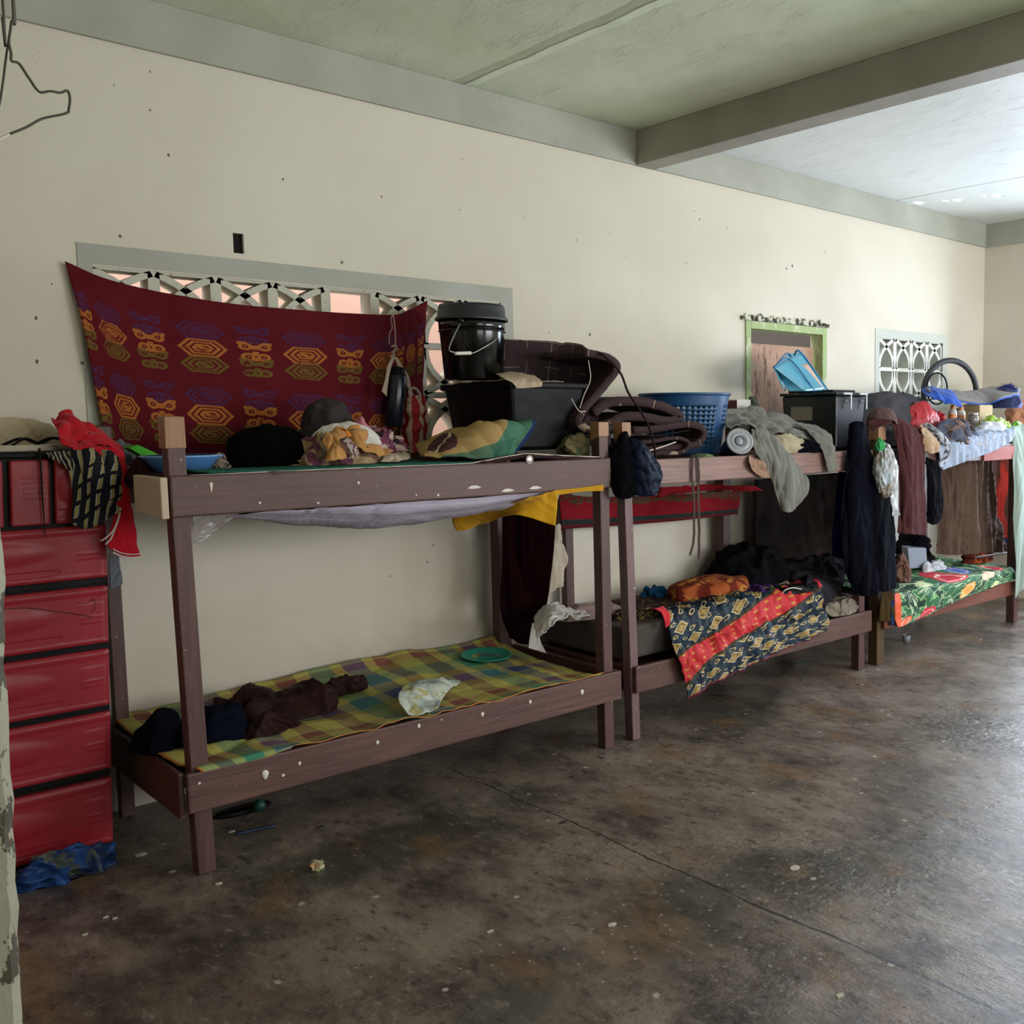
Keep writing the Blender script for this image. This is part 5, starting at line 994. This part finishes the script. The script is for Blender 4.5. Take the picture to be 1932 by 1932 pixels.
# ------------------------------------------------------------------ clothes on the third post
t = thing('navy_trousers', 'long dark navy trousers hanging over the first post of the far bunk', 'trousers', P(1640, 1100, y=-.95))
patch('trouser_leg', [PY([(1602, 800, -.93), (1615, 795, -.96), (1632, 800, -.95)]), PY([(1596, 880, -.94), (1620, 880, -.99), (1648, 880, -.96)]), PY([(1585, 980, -.93), (1620, 980, -1.0), (1668, 980, -.97)]), PY([(1592, 1060, -.93), (1630, 1060, -1.0), (1676, 1060, -.97)]), PY([(1610, 1120, -.93), (1640, 1122, -.99), (1676, 1105, -.97)])], NAVY, t, 40, 90, .016, 6, 6, .01, (1.5, 1, .3))
patch('trouser_leg', [PY([(1640, 880, -.97), (1655, 890, -.99), (1668, 900, -.97)]), PY([(1640, 960, -.98), (1662, 960, -1.01), (1682, 965, -.98)]), PY([(1645, 1060, -.98), (1668, 1060, -1.01), (1690, 1060, -.98)]), PY([(1650, 1112, -.98), (1668, 1116, -1.0), (1688, 1108, -.98)])], cloth('black_navy_cotton', '0C0D14', .3), t, 30, 70, .012, 6, 7, .008, (1.5, 1, .3))
tag(patch('blue_garment', [PY([(1582, 890, -.80), (1600, 890, -.84)]), PY([(1572, 980, -.80), (1612, 980, -.86)]), PY([(1568, 1050, -.80), (1612, 1060, -.86)])], cloth('deep_blue_cotton', '111B40', .2), None, 24, 50, .014, 7, 3, .005, (1.5, 1, .4)), 'deep blue garment hanging behind the navy trousers', 'garment')
tag(patch('olive_cloth', [PY([(1664, 1105, -.94), (1684, 1105, -.94)]), PY([(1660, 1140, -.94), (1686, 1140, -.94)]), PY([(1658, 1172, -.94), (1688, 1172, -.94)])], cloth('dark_olive_cotton', '3E301A', .2), None, 16, 30, .006, 9, 3, .004), 'dark olive cloth under the navy trousers on the far bunk post', 'cloth')
t = thing('maroon_trousers', 'faded maroon trousers hanging over the far bunk post beside the plastic bag', 'trousers', P(1725, 1005, y=-.96))
patch('waist', [PY([(1636, 800, -.86), (1660, 788, -.86), (1690, 790, -.84), (1735, 812, -.80)]), PY([(1648, 815, -.93), (1672, 800, -.95), (1705, 806, -.94), (1750, 835, -.90)])], MAR, t, 40, 24, .012, 9, 4, .005)
patch('trouser_leg', [PY([(1682, 800, -.95), (1705, 802, -.97), (1738, 820, -.94)]), PY([(1694, 860, -.96), (1718, 862, -1.0), (1742, 862, -.95)]), PY([(1696, 940, -.96), (1716, 940, -1.0), (1744, 940, -.95)]), PY([(1692, 1005, -.96), (1718, 1008, -1.0), (1748, 1010, -.95)])], MAR, t, 40, 80, .014, 8, 5, .006, (1.6, 1, .3))
tag(patch('black_trousers', [PY([(1746, 862, -.93), (1762, 868, -.95), (1776, 875, -.93)]), PY([(1748, 930, -.93), (1764, 930, -.96), (1776, 930, -.94)]), PY([(1748, 985, -.93), (1762, 990, -.96), (1774, 980, -.94)])], BLKC, None, 24, 50, .012, 8, 3, .006, (1.5, 1, .4)), 'short black garment with pale side edge hanging from the far rail', 'garment')
tag(patch('tan_shirt', [PY([(1735, 800, -.75), (1750, 806, -.75), (1762, 816, -.75)]), PY([(1738, 822, -.93), (1755, 826, -.95), (1770, 838, -.93)]), PY([(1742, 850, -.95), (1758, 856, -.96), (1774, 848, -.94)])], TAN, None, 24, 30, .012, 10, 3), 'tan cloth folded over the far bunk rail', 'cloth')
tag(heap('brown_hat', 1634, 1694, 766, -.84, 1.54, cloth('dusty_brown_felt', '5A4644', .1), seed=5, amp=.006, fr=6, pw=2.2), 'dusty brown cap on top of the far bunk post', 'cap')
# hanging plastic bag
t = thing('plastic_bag', 'clear plastic bag of bread hanging by green string on the far bunk post', 'bag', P(1670, 930, y=-1.0))
BGM = blotch('plastic_over_bread', 'A8A8A6', '97806A', 'BAC4CC', 6, (.45, .6), .25)
def bagshape():
    c = P(1670, 888, y=-1.02); s = (c-CAM).dot(f2)/F; bm = bmesh.new(); bmesh.ops.create_icosphere(bm, subdivisions=5, radius=1); vs = []
    for v in bm.verts:
        z = v.co.z; k = 1-.45*max(0, z)**1.5
        p = V((v.co.x*29*s*k, v.co.y*22*s*k, z*52*s)); p *= 1+.12*fold(v.co*2.6, 3); p += c
        vs.append(p)
    fs = [tuple(q.index for q in f.verts) for f in bm.faces]; bm.free(); obj('bag_body', vs, fs, BGM, t)
bagshape()
patch('bag_tail', [PY([(1678, 930, -1.0), (1692, 925, -1.0)]), PY([(1682, 955, -1.0), (1694, 952, -1.0)]), PY([(1683, 974, -1.0), (1697, 972, -1.0)])], blotch('cloudy_plastic', '8E9092', 'B4B6B8', None, 12, (.4, .6), .3), t, 12, 16, .005, 12, 3, .002)
heap('green_tie', 1650, 1670, 826, -1.0, P(1660, 850, y=-1.0).z, cloth('bright_green_net', '3E9A5C', .2), t, seed=3, amp=.006, fr=30, sub=4)

# ------------------------------------------------------------------ far bunk: upper level
ZB = 1.362
o = heap('charcoal_jacket', 1558, 1790, 729, -.40, ZM2-.02, cloth('dark_slate_cotton', '403F43', .12), seed=23, amp=.018, fr=5, asp=(1.5, .6), pw=2.6, zt=1.775); tag(o, 'big charcoal grey blanket heaped on the far upper bunk behind the bin', 'blanket')
REDS = plastic('red_shoe', 'A81824', .5)
t = thing('red_shoes', 'bright red soft shoes on the far upper bunk', 'shoes', P(1750, 800, y=-.6))
heap('shoe', 1702, 1774, 759, -.62, 1.50, REDS, t, seed=2, amp=.015, fr=9, asp=(1.5, .7)); heap('shoe', 1758, 1792, 761, -.60, 1.50, REDS, t, seed=4, amp=.012, fr=12, zt=1.64)
def bottle(name, u, vt, vb, y, wpx, m1_, m2_, lab):
    c = P(u, vb, y=y); h = P(u, vt, y=y).z-c.z; r = wpx/F*(c-CAM).dot(f2)/2; t = thing(name, lab, 'bottle', c)
    lathe('body', [(0, 0), (r*.95, 0), (r, .004), (r, h*.62), (r*.8, h*.74), (r*.5, h*.8)], c, m1_, t, 28); lathe('cap', [(r*.52, h*.79), (r*.55, h*.8), (r*.5, h), (0, h)], c, m2_, t, 24); lathe('label_band', [(r*1.01, h*.2), (r*1.02, h*.22), (r*1.02, h*.5), (r*1.01, h*.52)], c, m2_, t, 28); return t
PW = plastic('white_bottle', 'B8B2AC', .35); PO = plastic('orange_cap', 'C07A3A', .4)
bottle('lotion_bottle', 1797, 764, 800, -.62, 16, PW, PO, 'small white and orange bottle left of its twin on the far bunk'); bottle('lotion_bottle', 1813, 766, 802, -.62, 16, PW, PO, 'small white and orange bottle beside the glass jar on the far bunk')
c = P(1836, 800, y=-.74); t = thing('glass_jar', 'small round glass jar with metal lid on the far bunk', 'jar', c)
GL = plastic('cloudy_glass', '6E6B62', .15); lathe('body', [(0, 0), (.034, 0), (.040, .012), (.040, .05), (.032, .066), (0, .066)], c, GL, t, 32); lathe('lid', [(.034, .062), (.036, .063), (.036, .082), (.03, .085), (0, .085)], c, Mat('tin_lid_metal', .3, .5, .8).col(H('A09C94')), t, 32)
tag(box('cardboard_box', *(lambda a, b: (a.x, a.x+.20, -.66, -.5, 1.44, b.z))(P(1848, 795, y=-.66), P(1848, 764, y=-.66)), plastic('kraft_card', 'A38D66', .85)), 'low kraft cardboard box beneath the grey foam sheet', 'box')
o = heap('green_plastic_bag', 1842, 1912, 764, -.76, 1.45, plastic('lime_plastic_film', '93B832', .3), seed=4, amp=.02, fr=12, zt=1.60, pw=1.6); tag(o, 'lime green plastic bag on the far upper bunk', 'bag')
o = heap('green_plastic_cup', 1900, 1932, 775, -.70, 1.45, plastic('leaf_green_plastic', '78B030', .35), seed=8, amp=.01, fr=12, zt=1.56); tag(o, 'leaf green plastic piece at the right edge of the far bunk', 'container')
o = heap('tan_bag', 1895, 1945, 748, -.5, 1.47, cloth('terracotta_tan', 'A8765A', .1), seed=8, amp=.014, fr=8); tag(o, 'terracotta tan bag at the right edge of the far bunk', 'bag')
o = heap('red_rag', 1895, 1925, 746, -.55, 1.70, RED, seed=9, amp=.01, fr=12, sub=4); tag(o, 'small red rag under the grey foam sheet edge', 'rag')
o = heap('white_shirt', 1838, 1902, 792, -.82, 1.42, cloth('bluish_white_cotton', 'C9CCD4', .05), seed=10, amp=.012, fr=10, asp=(1.2, .7)); tag(o, 'bluish white folded shirt on the far upper bunk', 'shirt')
o = heap('dark_stripe_clothes', 1752, 1850, 789, -.83, 1.40, blotch('brown_blue_stripe', '3A2E2C', '54586A', '7A6258', 10), seed=11, amp=.018, fr=8, asp=(1.4, .6)); tag(o, 'dark brown and slate clothes above the pale blue sheet', 'clothes')
c_ = P(1782, 840, y=-.8)
tag(tube('striped_sleeve', PY([(1748, 806, -.76), (1770, 822, -.90), (1786, 842, -.94), (1780, 866, -.945), (1770, 880, -.94)]), lambda t_: .035-.012*t_, blotch('grey_white_stripe', '4A4E5A', 'B8BCC4', None, 25), None, 40, 12), 'grey and white striped sleeve drooping over the far rail', 'sleeve')
def sheetmat():
    M = Mat('pale_blue_sheet', .8, .2); u, v, _ = M.xyz('UV'); c = M.mix(H('7A879E'), H('A2ADBD'), M.noise(5, 4)); M.set('Base Color', M.mix(c, H('A89A8E'), M.noise(6, 3, M.vec('UV', (3, .4, 1))).sm(.55, .7)*.6)); return M.m
t = patch('pale_blue_sheet', [PY([(1768, 825, -.80), (1820, 812, -.78), (1870, 806, -.76), (1912, 806, -.76)]), PY([(1770, 845, -.93), (1820, 828, -.94), (1870, 818, -.94), (1914, 812, -.93)]), PY([(1774, 870, -.95), (1825, 848, -.955), (1872, 834, -.95), (1912, 822, -.94)]), PY([(1778, 887, -.95), (1828, 868, -.96), (1876, 850, -.955), (1908, 832, -.945)])], sheetmat(), None, 60, 40, .009, 12, 3, .005, (1.6, 1, .4)); tag(t, 'pale blue white sheet draped over the far upper rail', 'sheet')
# foam sheet with blue underside
fs_ = thing('grey_foam_sheet', 'wavy grey foam sheet with bright blue underside on the far bunk', 'foam sheet', P(1840, 740, y=-.5))
FG = cloth('grey_foam_top', '6A6460', .1); FB = cloth('bright_blue_foam', '24499C', .1)
top_ = [PY([(1745, 732, -.45), (1790, 740, -.45), (1830, 738, -.45), (1880, 731, -.50), (1925, 733, -.56)]), PY([(1750, 738, -.6), (1790, 750, -.62), (1830, 757, -.64), (1860, 761, -.64), (1885, 752, -.70), (1922, 742, -.72)])]
patch('top', top_, FG, fs_, 60, 20, .006, 5, 2, .012)
patch('blue_underside', [[p+V((0, .0, -.012)) for p in r] for r in top_], FB, fs_, 60, 20, .006, 5, 2, .010)
patch('blue_curl', [PY([(1738, 738, -.45), (1765, 732, -.46), (1800, 742, -.5)]), PY([(1746, 746, -.62), (1775, 745, -.64), (1808, 756, -.66)]), PY([(1765, 752, -.66), (1785, 762, -.68), (1812, 770, -.68)])], FB, fs_, 36, 24, .012, 7, 3, .008)
# bicycle tyre standing
t = thing('bicycle_tyre', 'black bicycle tyre standing upright against the wall on the far bunk', 'tyre', P(1795, 780, y=-.25))
cen = P(1793, 742, y=-.22); sR = 50/F*(cen-CAM).dot(f2)
rx = V((.72, -.69, 0)); rx = V((.93, -.36, 0)).normalized(); ratio = sR/abs(rx.dot(RR))
hR = (P(1790, 680, y=-.22)-P(1790, 742, y=-.22)).length; ratio = hR
tube('tyre', [cen+rx*(ratio*math.cos(a))+V((0, 0, ratio*math.sin(a))) for a in [i*math.pi/12 for i in range(24)]], .024, plastic('black_rubber', '2A2B2E', .6), t, 96, 12, True)
c2 = P(1768, 733, y=-.20); tube('inner_tube', [c2+rx*(.10*math.cos(a))+V((0, 0, .125*math.sin(a))) for a in [i*math.pi/12 for i in range(24)]], .007, BPM, t, 60, 8, True)
def fluff():
    c = P(1902, 737, y=-.60); bm = []; random.seed(3); vs, fs = [], []
    for k in range(240):
        a = random.uniform(0, 2*math.pi); e = random.uniform(-.2, 1.4); d = V((math.cos(a)*math.cos(e), math.sin(a)*math.cos(e), math.sin(e))); L = random.uniform(.05, .10)
        p = c+V((d.x*.05, d.y*.05, d.z*.03)); q = p+d*L*.6+V((0, 0, -.01)); s = d.cross(V((.3, .2, 1))).normalized()*.003; k0 = len(vs); w_ = d.cross(s).normalized()*.003
        vs.extend([p+s, p-s, p+w_, q]); fs.extend([(k0, k0+1, k0+3), (k0+1, k0+2, k0+3), (k0+2, k0, k0+3), (k0, k0+2, k0+1)])
    o = obj('blue_duster', vs, fs, cloth('navy_fluff', '2C3476', .3), None, False); tag(o, 'fluffy navy blue duster head by the far wall corner', 'duster')
fluff()
tag(heap('blue_base_cloth', 1872, 1930, 728, -.60, 1.66, cloth('slate_blue_cotton', '3A3E5E', .2), seed=6, amp=.014, fr=8), 'slate blue cloth beneath the navy duster', 'cloth')
for o_ in (('cushion_stack', 1790, 1880, 762, -.30, 1.362, '5C4C44', 'brown grey bedding packed under the tyre on the far upper bunk'), ('bedding', 1700, 1900, 800, -.60, 1.362, '6A6260', 'grey brown bedding base across the far upper bunk')):
    tag(heap(o_[0], o_[1], o_[2], o_[3], o_[4], o_[5], cloth('bedding_'+o_[6], o_[6], .15), seed=len(o_[0]), amp=.02, fr=6, pw=4, asp=(1.4, .6)), o_[7], 'bedding')
# light green sheet at the right edge
tag(patch('pale_green_sheet', [PY([(1908, 806, -.90), (1930, 800, -.90), (1975, 790, -.90)]), PY([(1912, 900, -.95), (1932, 900, -.97), (1975, 900, -.94)]), PY([(1912, 1000, -.95), (1934, 1000, -.97), (1975, 1000, -.94)]), PY([(1913, 1130, -.95), (1934, 1112, -.97), (1975, 1110, -.94)])], cloth('pale_sea_green_cotton', '8A998E', .08), None, 30, 60, .014, 5, 3, .005, (1.6, 1, .25)), 'pale sea green sheet hanging to the floor at the right edge', 'sheet')
tag(box('orange_wood_crate', 5.35, 5.82, -.932, -.919, 1.275, 1.375, plastic('orange_paint', '8E3C2C', .7)), 'orange red painted board below the pale blue sheet', 'board')
# far bunk: lower level
tag(patch('brown_drape', [PY([(1765, 872, -.60), (1800, 866, -.62), (1840, 856, -.64), (1862, 850, -.64)]), PY([(1765, 950, -.60), (1800, 950, -.64), (1840, 940, -.66), (1874, 930, -.66)]), PY([(1766, 1010, -.60), (1805, 1012, -.64), (1850, 1000, -.68), (1888, 1000, -.68)]), PY([(1768, 1045, -.60), (1808, 1046, -.64), (1850, 1044, -.68), (1896, 1040, -.70)])], cloth('taupe_brown_cotton', '5A473C', .15), None, 60, 60, .035, 7, 4, .005, (1.8, 1, .18)), 'taupe brown drape with deep folds inside the far bunk', 'curtain')
tag(patch('red_drape', [PY([(1862, 855, -.40), (1890, 850, -.40), (1925, 845, -.42)]), PY([(1868, 940, -.40), (1892, 940, -.40), (1925, 940, -.42)]), PY([(1872, 1015, -.40), (1895, 1015, -.40), (1925, 1010, -.42)])], blotch('red_brown_drape', '8E241C', '3A241C', None, 3), None, 30, 50, .02, 7, 4, .004, (1.8, 1, .3)), 'red and dark brown drape at the far right inside the bunk', 'curtain')
FL = floral_green()
t = thing('floral_mattress', 'thin mattress with green tropical flower cover on the far lower bunk', 'mattress', (5.0, -.5, .345))
patch('cover', [[V((4.22, -.15, .46)), V((4.8, -.15, .47)), V((5.4, -.15, .47)), V((5.84, -.15, .46))], [V((4.22, -.5, .46)), V((4.8, -.5, .47)), V((5.4, -.5, .47)), V((5.84, -.5, .46))], [V((4.22, -.86, .45)), V((4.8, -.86, .46)), V((5.4, -.86, .455)), V((5.84, -.86, .45))],
    [V((4.22, -.925, .43)), V((4.8, -.925, .43)), V((5.4, -.925, .43)), V((5.84, -.925, .42))], [V((4.24, -.935, .28)), V((4.7, -.935, .30)), V((5.3, -.935, .34)), V((5.84, -.932, .37))], [V((4.26, -.94, .232)), V((4.5, -.938, .25)), V((5.2, -.935, .325)), V((5.84, -.932, .36))]], FL, t, 100, 60, .006, 5, 2, .006)
box('core', 4.22, 5.84, -.90, -.13, .345, .45, FOAM, t, .02)
ZL = .468
o = patch('blue_valance', [PY([(1680, 1080, -.94), (1688, 1080, -.94)]), PY([(1680, 1180, -.94), (1687, 1180, -.94)])], cloth('navy_blue_strip', '1E2C50', .2), None, 6, 30, .003, 8, 2); tag(o, 'narrow navy blue cloth strip at the near edge of the floral mattress', 'cloth')
o = heap('crumpled_white_bag', 1738, 1786, 1055, -.62, ZL, plastic('white_film', 'B9BCC2', .3), seed=3, amp=.02, fr=14, asp=(1.6, .5), pw=1.6); tag(o, 'crumpled white plastic bag on the floral mattress', 'bag')
o = hexa('grey_container', [P(1716, 1074, y=-.55), P(1750, 1070, y=-.60), P(1750, 1070, y=-.60)+V((.1, .12, 0)), P(1716, 1074, y=-.55)+V((.1, .12, 0)), P(1712, 1034, y=-.55), P(1748, 1034, y=-.60), P(1748, 1034, y=-.60)+V((.1, .12, 0)), P(1712, 1034, y=-.55)+V((.1, .12, 0))], plastic('blue_grey_plastic', '8A94A4', .5), None, .008); tag(o, 'blue grey plastic box standing on the floral mattress', 'box')
o = heap('brown_leather_pouch', 1686, 1722, 1042, -.72, ZL, cloth('rust_brown_cloth', '74544A', .15), seed=4, amp=.02, fr=10); tag(o, 'rust brown pouch at the near end of the floral mattress', 'pouch')
o = heap('black_pouch', 1716, 1752, 1004, -.50, ZL+.13, NAVY, seed=6, amp=.018, fr=12); tag(o, 'black pouch resting on the blue grey plastic box', 'pouch')
o = heap('dark_backpack', 1686, 1760, 985, -.30, ZL, cloth('dark_grey_nylon', '2A2628', .2), seed=16, amp=.03, fr=8); tag(o, 'dark grey bag behind the blue grey box in the far bunk', 'bag')
o = heap('orange_cloth', 1815, 1876, 1028, -.62, ZL, blotch('orange_red_print', '9C4A24', '5A2418', None, 14), seed=7, amp=.016, fr=14, asp=(1.4, .7)); tag(o, 'orange red cloth at the foot of the taupe drape', 'cloth')
o = heap('blue_cushion', 1884, 1930, 988, -.35, ZL, cloth('denim_blue', '2E3C66', .15), seed=8, amp=.018, fr=8); tag(o, 'denim blue cushion beyond the taupe drape', 'cushion')
c = P(1710, 1211, z=0); t = thing('grey_cup', 'small grey cup on the floor under the far bunk', 'cup', c)
lathe('body', [(0, 0), (.024, 0), (.03, .05), (.027, .05), (.022, .004), (0, .004)], c, plastic('grey_ceramic', '8A8C90', .4), t, 28)
tag(tube('grey_rail_bar', [P(1838, 1052, y=-.72), P(1900, 1043, y=-.72)], .008, plastic('dull_grey_bar', '4A4644', .6), None, 8), 'thin grey bar lying behind the flowers on the far lower bunk', 'bar')
